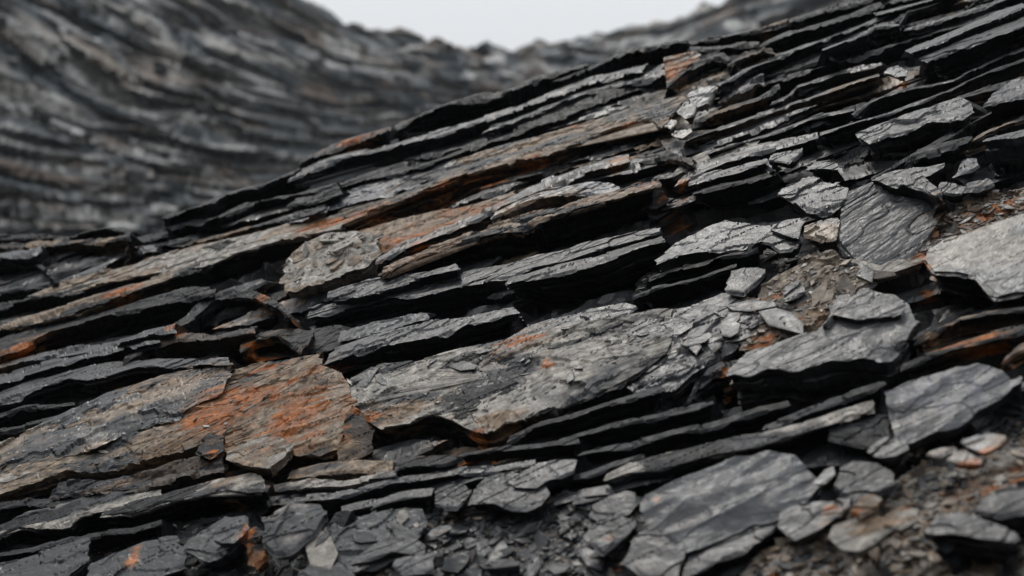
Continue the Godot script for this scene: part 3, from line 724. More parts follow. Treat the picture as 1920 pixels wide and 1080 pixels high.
	slab("slate_plate", "broad grey and tan bedding plate stained orange at its right", Vector3(-0.813, 0.892, -2.797), -0.035, [Vector2(-0.321, 0.026), Vector2(-0.247, 0.023), Vector2(-0.172, 0.013), Vector2(-0.106, 0.033), Vector2(-0.029, 0.01), Vector2(0.059, -0.013), Vector2(0.116, -0.008), Vector2(0.175, -0.018), Vector2(0.231, -0.011), Vector2(0.265, -0.05)], [Vector2(-0.389, 0.222), Vector2(-0.315, 0.232), Vector2(-0.244, 0.252), Vector2(-0.175, 0.28), Vector2(-0.082, 0.315), Vector2(0.044, 0.328), Vector2(0.162, 0.31), Vector2(0.244, 0.274), Vector2(0.335, 0.237), Vector2(0.442, 0.205)], 0.0625, 0.00201, 132, "tan", "grey2", {"rough": 1.2, "key": "P1"})
	slab("slate_block", "brown crumbling lump below the left end of the orange plate", Vector3(-0.743, 0.884, -2.67), 0.035, [Vector2(-0.189, 0.058), Vector2(-0.132, 0.041), Vector2(-0.041, 0.001), Vector2(0.032, -0.02), Vector2(0.112, -0.032), Vector2(0.204, -0.045)], [Vector2(-0.177, 0.11), Vector2(-0.126, 0.096), Vector2(-0.035, 0.061), Vector2(0.036, 0.053), Vector2(0.103, 0.054), Vector2(0.191, 0.038)], 0.0315, 0.00192, 23, "brown", "grey", {"rough": 1.6})
	slab("slate_block", "rounded rusty orange block with a lobed front edge", Vector3(-0.42, 0.969, -2.605), -0.035, [Vector2(-0.167, 0.094), Vector2(-0.1, 0.022), Vector2(-0.038, -0.03), Vector2(-0.023, 0.015), Vector2(0.026, -0.038), Vector2(0.069, -0.047), Vector2(0.107, -0.042), Vector2(0.115, 0.033)], [Vector2(-0.167, 0.12), Vector2(-0.092, 0.209), Vector2(-0.048, 0.247), Vector2(-0.02, 0.278), Vector2(0.035, 0.293), Vector2(0.086, 0.238), Vector2(0.109, 0.174), Vector2(0.121, 0.109)], 0.046, 0.00187, 85, "brown", "dark", {"rough": 1.2, "key": "P3_core"})  # dark brown core, face shade put into its colour
	slab("weathered_lit_crust", "", Vector3(-0.421, 0.972, -2.604), -0.035, [Vector2(-0.167, 0.094), Vector2(-0.1, 0.022), Vector2(-0.038, -0.03), Vector2(-0.023, 0.015), Vector2(0.026, -0.038), Vector2(0.069, -0.047), Vector2(0.107, -0.042), Vector2(0.115, 0.033)], [Vector2(-0.167, 0.12), Vector2(-0.092, 0.209), Vector2(-0.048, 0.247), Vector2(-0.02, 0.278), Vector2(0.035, 0.293), Vector2(0.086, 0.238), Vector2(0.109, 0.174), Vector2(0.121, 0.109)], 0.00666, 0.00187, 85, "tan", "rusty", {"rough": 1.2, "key": "P3", "on": "P3_core"})
	slab("slate_chip", "broken pale stone with a white corner on the orange block", Vector3(-0.462, 0.964, -2.556), 0, [Vector2(-0.081, 0.044), Vector2(-0.036, 0.003), Vector2(0.018, -0.038), Vector2(0.038, -0.019), Vector2(0.06, 0.012)], [Vector2(-0.083, 0.081), Vector2(-0.036, 0.101), Vector2(-0.002, 0.093), Vector2(0.028, 0.073), Vector2(0.056, 0.034)], 0.031, 0.00184, 35, "white", "tan")
	slab("slate_block", "upright brown fin of rock between the two broad plates", Vector3(-0.281, 0.984, -2.528), -0.262, [Vector2(-0.034, 0.003), Vector2(-0.01, -0.003), Vector2(0.011, -0.003), Vector2(0.033, 0.002)], [Vector2(-0.022, 0.114), Vector2(-0.009, 0.132), Vector2(0.007, 0.115), Vector2(0.022, 0.071)], 0.028, 0.00182, 52, "brown", "dark")
	slab("slate_plate", "broad central plate, grey and flaking, with a tan ragged front lip", Vector3(-0.015, 1.072, -2.517), -0.017, [Vector2(-0.29, 0.132), Vector2(-0.256, 0.078), Vector2(-0.242, 0.062), Vector2(-0.191, 0.048), Vector2(-0.15, 0.06), Vector2(-0.096, 0.01), Vector2(-0.068, -0.033), Vector2(-0.033, -0.069), Vector2(0.005, -0.047), Vector2(0.047, -0.064), Vector2(0.107, -0.041), Vector2(0.152, -0.053), Vector2(0.178, -0.039), Vector2(0.217, -0.035), Vector2(0.253, -0.017), Vector2(0.303, 0.032)], [Vector2(-0.337, 0.256), Vector2(-0.311, 0.284), Vector2(-0.261, 0.299), Vector2(-0.158, 0.279), Vector2(-0.057, 0.26), Vector2(0.064, 0.244), Vector2(0.15, 0.222), Vector2(0.255, 0.198), Vector2(0.297, 0.196), Vector2(0.341, 0.175)], 0.082, 0.0018, 87, "dark", "slate", {"rough": 1.2, "under": 0.14, "key": "P5_core"})  # front face shade is painted in by this dark core
	slab("weathered_lit_crust", "", Vector3(-0.016, 1.075, -2.516), -0.017, [Vector2(-0.29, 0.132), Vector2(-0.256, 0.078), Vector2(-0.242, 0.062), Vector2(-0.191, 0.048), Vector2(-0.15, 0.06), Vector2(-0.096, 0.01), Vector2(-0.068, -0.033), Vector2(-0.033, -0.069), Vector2(0.005, -0.047), Vector2(0.047, -0.064), Vector2(0.107, -0.041), Vector2(0.152, -0.053), Vector2(0.178, -0.039), Vector2(0.217, -0.035), Vector2(0.253, -0.017), Vector2(0.303, 0.032)], [Vector2(-0.337, 0.256), Vector2(-0.311, 0.284), Vector2(-0.261, 0.299), Vector2(-0.158, 0.279), Vector2(-0.057, 0.26), Vector2(0.064, 0.244), Vector2(0.15, 0.222), Vector2(0.255, 0.198), Vector2(0.297, 0.196), Vector2(0.341, 0.175)], 0.00641, 0.0018, 87, "pale", "grey", {"rough": 1.2, "under": 0.14, "key": "P5", "on": "P5_core"})
	slab("slate_ledge", "", Vector3(0.128, 1.085, -2.409), 0.157, [Vector2(-0.144, -0.018), Vector2(-0.096, 0.008), Vector2(-0.038, 0.003), Vector2(0.039, 0.008), Vector2(0.097, 0.002), Vector2(0.139, -0.002)], [Vector2(-0.135, 0.003), Vector2(-0.096, 0.027), Vector2(-0.038, 0.023), Vector2(0.04, 0.028), Vector2(0.098, 0.027), Vector2(0.136, 0.019)], 0.05, 0.00173, 8, "dark", "grey")
	slab("slate_ledge", "", Vector3(0.199, 1.084, -2.336), 0.157, [Vector2(-0.134, 0.007), Vector2(-0.068, 0.003), Vector2(-0.002, 0.007), Vector2(0.062, -0.004), Vector2(0.139, -0.013)], [Vector2(-0.124, 0.02), Vector2(-0.068, 0.025), Vector2(-0.001, 0.029), Vector2(0.063, 0.019), Vector2(0.137, 0.011)], 0.0425, 0.00167, 7, "dark", "slate")
	slab("slate_ledge", "", Vector3(0.289, 1.09, -2.261), 0.157, [Vector2(-0.194, 0.024), Vector2(-0.103, 0.004), Vector2(-0.031, -0.001), Vector2(0.039, -0.017), Vector2(0.112, -0.002), Vector2(0.168, -0.009)], [Vector2(-0.184, 0.034), Vector2(-0.102, 0.024), Vector2(-0.029, 0.021), Vector2(0.042, 0.007), Vector2(0.114, 0.016), Vector2(0.166, 0.01)], 0.0385, 0.00162, 7, "dark", "grey")
	slab("slate_ledge", "", Vector3(0.016, 1.032, -2.369), 0.157, [Vector2(-0.116, 0.044), Vector2(-0.036, 0.013), Vector2(0.041, -0.016), Vector2(0.106, -0.039)], [Vector2(-0.112, 0.057), Vector2(-0.037, 0.031), Vector2(0.04, 0.001), Vector2(0.102, -0.019)], 0.0315, 0.0017, 5, "dark", "slate")
	slab("slate_block", "large overhanging boulder with a smooth pale grey top", Vector3(0.504, 1.199, -2.299), -0.035, [Vector2(-0.142, 0.039), Vector2(-0.126, 0.02), Vector2(-0.082, 0.027), Vector2(-0.063, 0.017), Vector2(-0.036, -0.013), Vector2(0.003, -0.025), Vector2(0.045, -0.035), Vector2(0.089, -0.046), Vector2(0.131, -0.017), Vector2(0.171, 0.036)], [Vector2(-0.135, 0.055), Vector2(-0.108, 0.086), Vector2(-0.07, 0.092), Vector2(-0.014, 0.092), Vector2(0.015, 0.086), Vector2(0.051, 0.135), Vector2(0.093, 0.172), Vector2(0.127, 0.176), Vector2(0.162, 0.13), Vector2(0.174, 0.086)], 0.151, 0.00164, 68, "pale2", "grey", {"rough": 1, "wave": 0.6, "under": 0.3, "key": "R1"})
	slab("slate_plate", "raised upper layer at the right end of the big pale boulder", Vector3(0.58, 1.259, -2.356), -0.017, [Vector2(-0.062, 0.009), Vector2(-0.036, 0.032), Vector2(-0.005, -0.002), Vector2(0.029, -0.012), Vector2(0.071, -0.026)], [Vector2(-0.043, 0.028), Vector2(-0.022, 0.055), Vector2(0.011, 0.085), Vector2(0.042, 0.088), Vector2(0.075, 0.042)], 0.018, 0.00167, 30, "pale2", "grey", {"streak": 0.3})
	slab("slate_block", "lumpy black knob at the left end of the big boulder", Vector3(0.337, 1.148, -2.385), 0.035, [Vector2(-0.045, -0.043), Vector2(-0.019, 0.004), Vector2(0.017, 0.029), Vector2(0.048, 0.011)], [Vector2(-0.028, 0.009), Vector2(0.006, 0.049), Vector2(0.037, 0.067), Vector2(0.061, 0.056)], 0.072, 0.0017, 19, "dark", "grey", {"rough": 1.6})
	slab("slate_plate", "pale smooth grey plate at the right edge of the photo", Vector3(0.791, 1.318, -2.377), -0.07, [Vector2(-0.066, 0.116), Vector2(-0.063, 0.067), Vector2(-0.024, 0.042), Vector2(-0.005, 0.017), Vector2(-0.002, -0.03), Vector2(0.002, -0.058), Vector2(0.048, -0.066), Vector2(0.101, -0.075)], [Vector2(-0.051, 0.141), Vector2(-0.011, 0.163), Vector2(0.043, 0.166), Vector2(0.093, 0.172), Vector2(0.141, 0.172), Vector2(0.194, 0.176)], 0.102, 0.00168, 84, "slate", "dark", {"rough": 0.7, "key": "T1_core"})  # core darker than its top, painted shade for the sides
	slab("weathered_lit_crust", "", Vector3(0.79, 1.321, -2.376), -0.07, [Vector2(-0.066, 0.116), Vector2(-0.063, 0.067), Vector2(-0.024, 0.042), Vector2(-0.005, 0.017), Vector2(-0.002, -0.03), Vector2(0.002, -0.058), Vector2(0.048, -0.066), Vector2(0.101, -0.075)], [Vector2(-0.051, 0.141), Vector2(-0.011, 0.163), Vector2(0.043, 0.166), Vector2(0.093, 0.172), Vector2(0.141, 0.172), Vector2(0.194, 0.176)], 0.00598, 0.00168, 84, "white2", "pale", {"rough": 0.7, "key": "T1", "on": "T1_core"})
	slab("slate_ledge", "", Vector3(0.74, 1.234, -2.23), 0.105, [Vector2(-0.126, -0.007), Vector2(-0.08, 0.004), Vector2(-0.026, 0.01), Vector2(0.034, 0.01), Vector2(0.073, -0.001), Vector2(0.122, -0.016)], [Vector2(-0.116, 0.016), Vector2(-0.065, 0.028), Vector2(-0.01, 0.039), Vector2(0.051, 0.039), Vector2(0.09, 0.026), Vector2(0.133, 0.014)], 0.0435, 0.00159, 11, "dark", "brown")
	slab("slate_ledge", "", Vector3(0.763, 1.262, -2.287), 0.105, [Vector2(-0.113, -0.012), Vector2(-0.069, 0.003), Vector2(-0.027, 0.03), Vector2(0.015, 0.022), Vector2(0.074, -0.013), Vector2(0.116, -0.029)], [Vector2(-0.106, 0.007), Vector2(-0.064, 0.022), Vector2(-0.021, 0.048), Vector2(0.021, 0.041), Vector2(0.081, 0.007), Vector2(0.122, -0.011)], 0.047, 0.00163, 6, "dark", "tan")
	slab("slate_chip", "rusty brown stone at the right edge above the bluish block", Vector3(0.786, 1.241, -2.139), 0.07, [Vector2(-0.047, -0.02), Vector2(-0.017, 0.003), Vector2(0.014, 0.009), Vector2(0.05, 0.008)], [Vector2(-0.034, 0.002), Vector2(-0.005, 0.028), Vector2(0.024, 0.039), Vector2(0.061, 0.038)], 0.031, 0.00152, 10, "brown", "rusty")
	slab("slate_block", "bluish grey block with a rippled top near the right edge", Vector3(0.631, 1.159, -2.054), -0.07, [Vector2(-0.058, 0.086), Vector2(-0.064, 0.029), Vector2(-0.069, -0.021), Vector2(-0.052, -0.038), Vector2(-0.028, -0.03), Vector2(0.016, -0.033), Vector2(0.048, -0.014), Vector2(0.088, 0.001), Vector2(0.116, 0.025)], [Vector2(-0.054, 0.095), Vector2(-0.02, 0.109), Vector2(0.005, 0.11), Vector2(0.034, 0.109), Vector2(0.062, 0.105), Vector2(0.085, 0.102), Vector2(0.101, 0.089), Vector2(0.112, 0.061), Vector2(0.117, 0.033)], 0.042, 0.00147, 74, "blue", "grey", {"wave": 0.5, "key": "R4"})
	slab("slate_plate", "grey plate to the right of the bluish block", Vector3(0.733, 1.177, -2.068), 0.035, [Vector2(-0.07, -0.027), Vector2(-0.033, -0.006), Vector2(-0.004, 0.01), Vector2(0.029, 0.015), Vector2(0.079, 0.009)], [Vector2(-0.011, 0.028), Vector2(0.017, 0.039), Vector2(0.045, 0.038), Vector2(0.064, 0.035), Vector2(0.087, 0.033)], 0.0435, 0.00148, 40, "grey", "slate")
	slab("slate_slab", "short grey-topped slab with a squared end right of centre", Vector3(0.485, 1.468, -3.098), 0.105, [Vector2(-0.098, 0.021), Vector2(-0.069, 0.015), Vector2(0.014, 0.002), Vector2(0.074, 0.009), Vector2(0.076, -0.047)], [Vector2(-0.094, 0.065), Vector2(-0.062, 0.073), Vector2(0.009, 0.06), Vector2(0.045, 0.056), Vector2(0.08, 0.043)], 0.036, 0.00217, 16, "grey", "slate")
	slab("slate_slab", "black slab lying directly under the short grey-topped slab", Vector3(0.476, 1.441, -3.06), 0.14, [Vector2(-0.084, 0.013), Vector2(-0.041, 0.004), Vector2(0.028, -0.01), Vector2(0.096, -0.007)], [Vector2(-0.079, 0.064), Vector2(-0.03, 0.053), Vector2(0.034, 0.034), Vector2(0.096, 0.038)], 0.0675, 0.00215, 7, "dark", "slate")
	slab("slate_block", "angular grey block with a chipped lighter top right of centre", Vector3(0.605, 1.426, -2.819), -0.035, [Vector2(-0.062, 0.082), Vector2(-0.047, 0.048), Vector2(-0.026, -0.019), Vector2(-0.005, -0.035), Vector2(0.018, -0.059), Vector2(0.05, -0.031), Vector2(0.069, 0.019)], [Vector2(-0.057, 0.095), Vector2(-0.026, 0.1), Vector2(-0.003, 0.13), Vector2(0.021, 0.107), Vector2(0.044, 0.062), Vector2(0.067, 0.031)], 0.0605, 0.00198, 38, "pale2", "grey")
	slab("slate_block", "small dark block with a grey top behind the angular block", Vector3(0.644, 1.483, -2.963), 0.035, [Vector2(-0.029, 0.023), Vector2(0, 0.007), Vector2(0.028, -0.029)], [Vector2(-0.004, 0.053), Vector2(0.018, 0.039), Vector2(0.035, 0.002)], 0.0445, 0.00208, 12, "grey", "slate")
	slab("slate_plate", "smooth dark grey plate with diagonal streaks, tilted beside the angular block", Vector3(0.691, 1.357, -2.643), -0.209, [Vector2(-0.045, 0.128), Vector2(-0.073, 0.043), Vector2(-0.056, -0.016), Vector2(-0.02, -0.054), Vector2(0.028, -0.061), Vector2(0.062, -0.037), Vector2(0.101, 0.007)], [Vector2(-0.035, 0.149), Vector2(-0.012, 0.19), Vector2(0.044, 0.198), Vector2(0.058, 0.148), Vector2(0.093, 0.114), Vector2(0.134, 0.085), Vector2(0.137, 0.047)], 0.024, 0.00187, 73, "grey", "slate", {"rough": 0.8, "streak": 0.4, "key": "M4"})
	slab("slate_block", "dark rounded block lying on the upper edge of the streaked plate", Vector3(0.752, 1.459, -2.732), 0.035, [Vector2(-0.039, 0.068), Vector2(-0.028, 0.034), Vector2(-0.012, 0.007), Vector2(0.002, 0.01), Vector2(0.028, -0.028), Vector2(0.045, -0.085)], [Vector2(-0.031, 0.087), Vector2(0.006, 0.085), Vector2(0.034, 0.07), Vector2(0.047, 0.001), Vector2(0.054, -0.045)], 0.039, 0.00192, 25, "grey", "dark")
	slab("slate_block", "dark grey block with a flat front face at the right edge", Vector3(0.983, 1.548, -2.812), 0.07, [Vector2(-0.057, 0.024), Vector2(-0.044, 0.021), Vector2(-0.007, 0.001), Vector2(0.026, -0.009), Vector2(0.079, -0.037)], [Vector2(-0.041, 0.049), Vector2(0.006, 0.045), Vector2(0.047, 0.039), Vector2(0.098, 0.017)], 0.0955, 0.00197, 10, "slate", "grey", {"under": 0.02})
	slab("slate_block", "small grey cube-like block left of the dark right-edge block", Vector3(0.873, 1.486, -2.739), 0, [Vector2(-0.028, -0.011), Vector2(-0.002, -0.001), Vector2(0.031, 0.012)], [Vector2(-0.012, 0.019), Vector2(0.013, 0.066), Vector2(0.039, 0.052)], 0.032, 0.00192, 15, "grey", "slate")
	slab("slate_slab", "grey flat-topped slab with a rounded left end at upper right", Vector3(0.85, 1.568, -3.022), 0, [Vector2(-0.112, 0.045), Vector2(-0.098, -0.004), Vector2(-0.054, 0.014), Vector2(0.016, 0.002), Vector2(0.03, 0.006), Vector2(0.09, -0.042), Vector2(0.122, -0.02)], [Vector2(-0.103, 0.069), Vector2(-0.067, 0.078), Vector2(-0.007, 0.083), Vector2(0.043, 0.094), Vector2(0.091, 0.096), Vector2(0.125, 0.093), Vector2(0.136, 0.045)], 0.054, 0.00211, 27, "pale2", "grey")
	slab("slate_slab", "long black bar-shaped slab in the upper right corner, the rear one", Vector3(1.127, 1.81, -3.437), 0.14, [Vector2(-0.196, -0.074), Vector2(-0.126, -0.049), Vector2(-0.023, -0.002), Vector2(0.043, 0.018), Vector2(0.105, 0.039), Vector2(0.205, 0.07)], [Vector2(-0.197, 0.002), Vector2(-0.121, 0.02), Vector2(-0.016, 0.069), Vector2(0.069, 0.105), Vector2(0.126, 0.106), Vector2(0.233, 0.154)], 0.0385, 0.00238, 9, "grey", "dark", {"gloss": 1})
	slab("slate_slab", "long thick black bar-shaped slab in the upper right corner, the front one", Vector3(1.08, 1.763, -3.348), 0.14, [Vector2(-0.132, 0.001), Vector2(-0.129, -0.044), Vector2(-0.071, -0.007), Vector2(0.009, -0.004), Vector2(0.115, 0.019), Vector2(0.209, 0.037)], [Vector2(-0.125, 0.037), Vector2(-0.078, 0.048), Vector2(0.019, 0.077), Vector2(0.146, 0.115), Vector2(0.245, 0.144)], 0.1115, 0.00232, 49, "grey", "dark", {"gloss": 1})
	slab("slate_chip", "small white stone with a rusty back below the bar-shaped slabs", Vector3(0.893, 1.687, -3.345), 0, [Vector2(-0.019, 0.037), Vector2(-0.002, -0.01), Vector2(0.021, -0.026)], [Vector2(-0.004, 0.06), Vector2(0.017, 0.064), Vector2(0.027, 0.006)], 0.0155, 0.00233, 12, "white2", "rusty")
	slab("slate_ledge", "", Vector3(0.849, 1.8, -3.788), 0.175, [Vector2(-0.34, -0.198), Vector2(-0.251, -0.094), Vector2(-0.149, -0.043), Vector2(0.003, 0.006), Vector2(0.134, 0.068), Vector2(0.262, 0.103), Vector2(0.378, 0.177)], [Vector2(-0.336, -0.162), Vector2(-0.247, -0.059), Vector2(-0.144, -0.01), Vector2(0.009, 0.039), Vector2(0.144, 0.113), Vector2(0.273, 0.149), Vector2(0.392, 0.228)], 0.081, 0.00263, 3, "dark", "slate", {"gloss": 1})
	slab("slate_ledge", "", Vector3(0.925, 1.812, -3.681), 0.192, [Vector2(-0.154, -0.092), Vector2(-0.121, -0.073), Vector2(-0.065, -0.054), Vector2(-0.023, -0.018), Vector2(0.009, 0.044), Vector2(0.05, -0.059), Vector2(0.117, 0.137), Vector2(0.201, 0.129)], [Vector2(-0.149, -0.061), Vector2(-0.115, -0.042), Vector2(-0.059, -0.023), Vector2(-0.016, 0.013), Vector2(0.016, 0.077), Vector2(0.057, -0.028), Vector2(0.125, 0.171), Vector2(0.209, 0.163)], 0.0675, 0.00255, 2, "dark", "slate", {"gloss": 1})
	slab("slate_ledge", "", Vector3(0.829, 1.831, -3.901), 0.14, [Vector2(-0.174, -0.021), Vector2(-0.097, -0.003), Vector2(-0.016, -0.018), Vector2(0.096, 0.005), Vector2(0.191, 0.037)], [Vector2(-0.161, 0.022), Vector2(-0.073, 0.055), Vector2(0.002, 0.057), Vector2(0.108, 0.065), Vector2(0.192, 0.107)], 0.087, 0.0027, 8, "dark", "grey")
	slab("slate_ledge", "", Vector3(0.897, 1.889, -4.004), 0.14, [Vector2(-0.131, 0.007), Vector2(-0.057, 0.001), Vector2(0.049, 0), Vector2(0.137, -0.008)], [Vector2(-0.122, 0.067), Vector2(-0.046, 0.06), Vector2(0.061, 0.059), Vector2(0.15, 0.051)], 0.067, 0.00277, 4, "dark", "slate")
	slab("slate_block", "dark rounded stone with a tan left flank on the crest", Vector3(0.638, 1.749, -3.818), 0.105, [Vector2(-0.066, -0.023), Vector2(-0.019, 0.036), Vector2(0.033, 0.036), Vector2(0.051, -0.049)], [Vector2(-0.049, 0.04), Vector2(-0.002, 0.103), Vector2(0.041, 0.094), Vector2(0.058, 0.018)], 0.048, 0.00265, 7, "brown", "dark")
	slab("slate_block", "black block with an arched top beside the squared slab end", Vector3(0.511, 1.719, -3.86), 0.105, [Vector2(-0.111, -0.095), Vector2(-0.042, 0.022), Vector2(0.025, 0.089), Vector2(0.056, 0.062), Vector2(0.073, -0.072)], [Vector2(-0.095, -0.006), Vector2(-0.03, 0.1), Vector2(0.037, 0.157), Vector2(0.065, 0.134), Vector2(0.08, 0)], 0.0885, 0.00268, 9, "dark", "slate")
	slab("slate_chip", "triangular rusty stone with a pale top beside the squared slab end", Vector3(0.448, 1.711, -3.933), 0, [Vector2(-0.022, 0.106), Vector2(-0.032, -0.059), Vector2(-0.016, -0.071), Vector2(0.025, -0.005), Vector2(0.046, 0.034)], [Vector2(-0.019, 0.139), Vector2(0.021, 0.128), Vector2(0.066, 0.121), Vector2(0.081, 0.094), Vector2(0.083, 0.066)], 0.0265, 0.00274, 36, "rusty", "pale")
	slab("slate_ledge", "", Vector3(0.581, 1.78, -4.002), 0.105, [Vector2(-0.091, 0.122), Vector2(-0.03, 0.035), Vector2(0.022, -0.037), Vector2(0.094, -0.112)], [Vector2(-0.086, 0.174), Vector2(-0.025, 0.085), Vector2(0.028, 0.01), Vector2(0.101, -0.066)], 0.035, 0.00278, 4, "dark", "slate")
	slab("slate_ledge", "", Vector3(0.663, 1.828, -4.094), 0.105, [Vector2(-0.167, 0.106), Vector2(-0.088, 0.021), Vector2(-0.003, -0.043), Vector2(0.09, -0.042), Vector2(0.159, -0.037)], [Vector2(-0.162, 0.149), Vector2(-0.083, 0.063), Vector2(0.003, -0.002), Vector2(0.096, -0.002), Vector2(0.167, 0.004)], 0.0485, 0.00284, 3, "dark", "slate")
	slab("slate_plate", "long tan bedding plate with an orange patch under the crest slabs", Vector3(-0.001, 1.465, -3.662), 0.052, [Vector2(-0.503, -0.068), Vector2(-0.404, -0.036), Vector2(-0.308, -0.008), Vector2(-0.232, 0.008), Vector2(-0.167, 0.017), Vector2(-0.097, 0.026), Vector2(0.001, 0.023), Vector2(0.087, -0.003), Vector2(0.202, 0.02), Vector2(0.288, 0.035), Vector2(0.346, 0.037), Vector2(0.37, 0.026), Vector2(0.391, -0.074)], [Vector2(-0.546, 0.032), Vector2(-0.417, 0.089), Vector2(-0.301, 0.147), Vector2(-0.178, 0.201), Vector2(0, 0.188), Vector2(0.15, 0.167), Vector2(0.268, 0.167), Vector2(0.357, 0.168), Vector2(0.442, 0.15), Vector2(0.483, 0.125)], 0.097, 0.00257, 42, "brown", "dark", {"under": 0.25, "key": "O1_core"})  # brown core tone darkens the face in place of shade
	slab("weathered_lit_crust", "", Vector3(-0.002, 1.469, -3.661), 0.052, [Vector2(-0.503, -0.068), Vector2(-0.404, -0.036), Vector2(-0.308, -0.008), Vector2(-0.232, 0.008), Vector2(-0.167, 0.017), Vector2(-0.097, 0.026), Vector2(0.001, 0.023), Vector2(0.087, -0.003), Vector2(0.202, 0.02), Vector2(0.288, 0.035), Vector2(0.346, 0.037), Vector2(0.37, 0.026), Vector2(0.391, -0.074)], [Vector2(-0.546, 0.032), Vector2(-0.417, 0.089), Vector2(-0.301, 0.147), Vector2(-0.178, 0.201), Vector2(0, 0.188), Vector2(0.15, 0.167), Vector2(0.268, 0.167), Vector2(0.357, 0.168), Vector2(0.442, 0.15), Vector2(0.483, 0.125)], 0.00913, 0.00257, 42, "tan2", "grey2", {"under": 0.25, "key": "O1", "on": "O1_core"})
	slab("slate_plate", "bluish grey plate beside the left end of the tan plate", Vector3(-0.362, 1.381, -3.783), 0.035, [Vector2(-0.225, 0.028), Vector2(-0.121, -0.005), Vector2(-0.036, -0.02), Vector2(0.048, -0.038), Vector2(0.114, -0.012), Vector2(0.216, 0.048)], [Vector2(-0.231, 0.124), Vector2(-0.114, 0.131), Vector2(0.011, 0.136), Vector2(0.119, 0.141), Vector2(0.228, 0.141)], 0.0255, 0.00266, 42, "blue", "grey")
	slab("slate_ledge", "", Vector3(-0.533, 1.364, -3.841), 0.07, [Vector2(-0.085, 0.03), Vector2(0.002, -0.014), Vector2(0.082, -0.016)], [Vector2(-0.07, 0.098), Vector2(0.007, 0.058), Vector2(0.075, 0.039)], 0.042, 0.0027, 13, "dark", "grey")
	slab("slate_chip", "small bluish dark stone at the left end of the tan plate", Vector3(-0.537, 1.327, -3.734), 0.07, [Vector2(-0.062, 0.015), Vector2(0.005, -0.006), Vector2(0.056, -0.009)], [Vector2(-0.066, 0.089), Vector2(-0.008, 0.081), Vector2(0.042, 0.062)], 0.0285, 0.00263, 9, "blue", "grey")
	slab("slate_plate", "smooth tan surface with rusty stain in the hollow under the tan plate", Vector3(-0.199, 1.306, -3.461), 0, [Vector2(-0.187, -0.009), Vector2(-0.093, -0.012), Vector2(-0.009, -0.017), Vector2(0.072, 0.006), Vector2(0.216, 0.032)], [Vector2(-0.2, 0.18), Vector2(-0.104, 0.172), Vector2(0.027, 0.143), Vector2(0.126, 0.12), Vector2(0.218, 0.116)], 0.021, 0.00244, 33, "tan2", "rusty")
	slab("slate_plate", "pale crumbly patch of small blocks left of centre", Vector3(-0.408, 1.222, -3.36), -0.035, [Vector2(-0.147, 0), Vector2(-0.049, -0.025), Vector2(0.017, -0.012), Vector2(0.07, 0), Vector2(0.108, 0.038)], [Vector2(-0.164, 0.187), Vector2(-0.113, 0.246), Vector2(-0.049, 0.256), Vector2(0.011, 0.231), Vector2(0.065, 0.179)], 0.0455, 0.00238, 44, "pale", "tan", {"rough": 1.15, "key": "O2b"})
	slab("slate_slab", "narrow rust-speckled slab ending in an orange nub near centre", Vector3(-0.028, 1.372, -3.385), 0.105, [Vector2(-0.308, -0.115), Vector2(-0.233, -0.073), Vector2(-0.142, -0.049), Vector2(-0.05, -0.024), Vector2(0.056, 0.038), Vector2(0.137, 0.068), Vector2(0.231, 0.084), Vector2(0.328, 0.079)], [Vector2(-0.306, -0.075), Vector2(-0.238, -0.023), Vector2(-0.145, 0.006), Vector2(-0.052, 0.027), Vector2(0.055, 0.107), Vector2(0.137, 0.143), Vector2(0.235, 0.172), Vector2(0.321, 0.165)], 0.0365, 0.00238, 9, "grey", "brown")
	slab("slate_ledge", "", Vector3(0.289, 1.472, -3.406), 0.105, [Vector2(-0.169, 0.027), Vector2(-0.101, 0.048), Vector2(0.007, 0.041), Vector2(0.032, 0.021), Vector2(0.09, 0.003), Vector2(0.131, -0.133)], [Vector2(-0.161, 0.07), Vector2(-0.098, 0.115), Vector2(0.01, 0.094), Vector2(0.042, 0.067), Vector2(0.089, 0.062), Vector2(0.131, -0.069)], 0.096, 0.00239, 8, "brown", "dark")
	slab("slate_slab", "smooth bluish lens-shaped slab behind the long brown-topped slab", Vector3(0.094, 1.396, -3.331), 0.052, [Vector2(-0.154, 0.004), Vector2(-0.086, 0.038), Vector2(-0.032, 0.048), Vector2(0.02, 0.02), Vector2(0.083, -0.025), Vector2(0.161, -0.08)], [Vector2(-0.142, 0.04), Vector2(-0.072, 0.094), Vector2(0.009, 0.088), Vector2(0.087, 0.058), Vector2(0.138, 0.02), Vector2(0.163, -0.043)], 0.052, 0.00234, 30, "blue", "grey")
	slab("slate_slab", "long thick slab with a rough brown top in the middle of the slope", Vector3(0.03, 1.341, -3.201), 0.087, [Vector2(-0.333, -0.036), Vector2(-0.249, 0.007), Vector2(-0.169, 0.022), Vector2(-0.048, 0.004), Vector2(0.044, 0.01), Vector2(0.153, 0.001), Vector2(0.269, -0.001), Vector2(0.318, -0.005)], [Vector2(-0.34, 0.012), Vector2(-0.253, 0.054), Vector2(-0.176, 0.08), Vector2(-0.12, 0.085), Vector2(0.01, 0.085), Vector2(0.139, 0.082), Vector2(0.275, 0.083), Vector2(0.313, 0.056)], 0.1405, 0.00226, 29, "dark", "slate", {"rough": 1.3, "key": "O5_core"})  # dark core stands in for face shade under the cracked crust
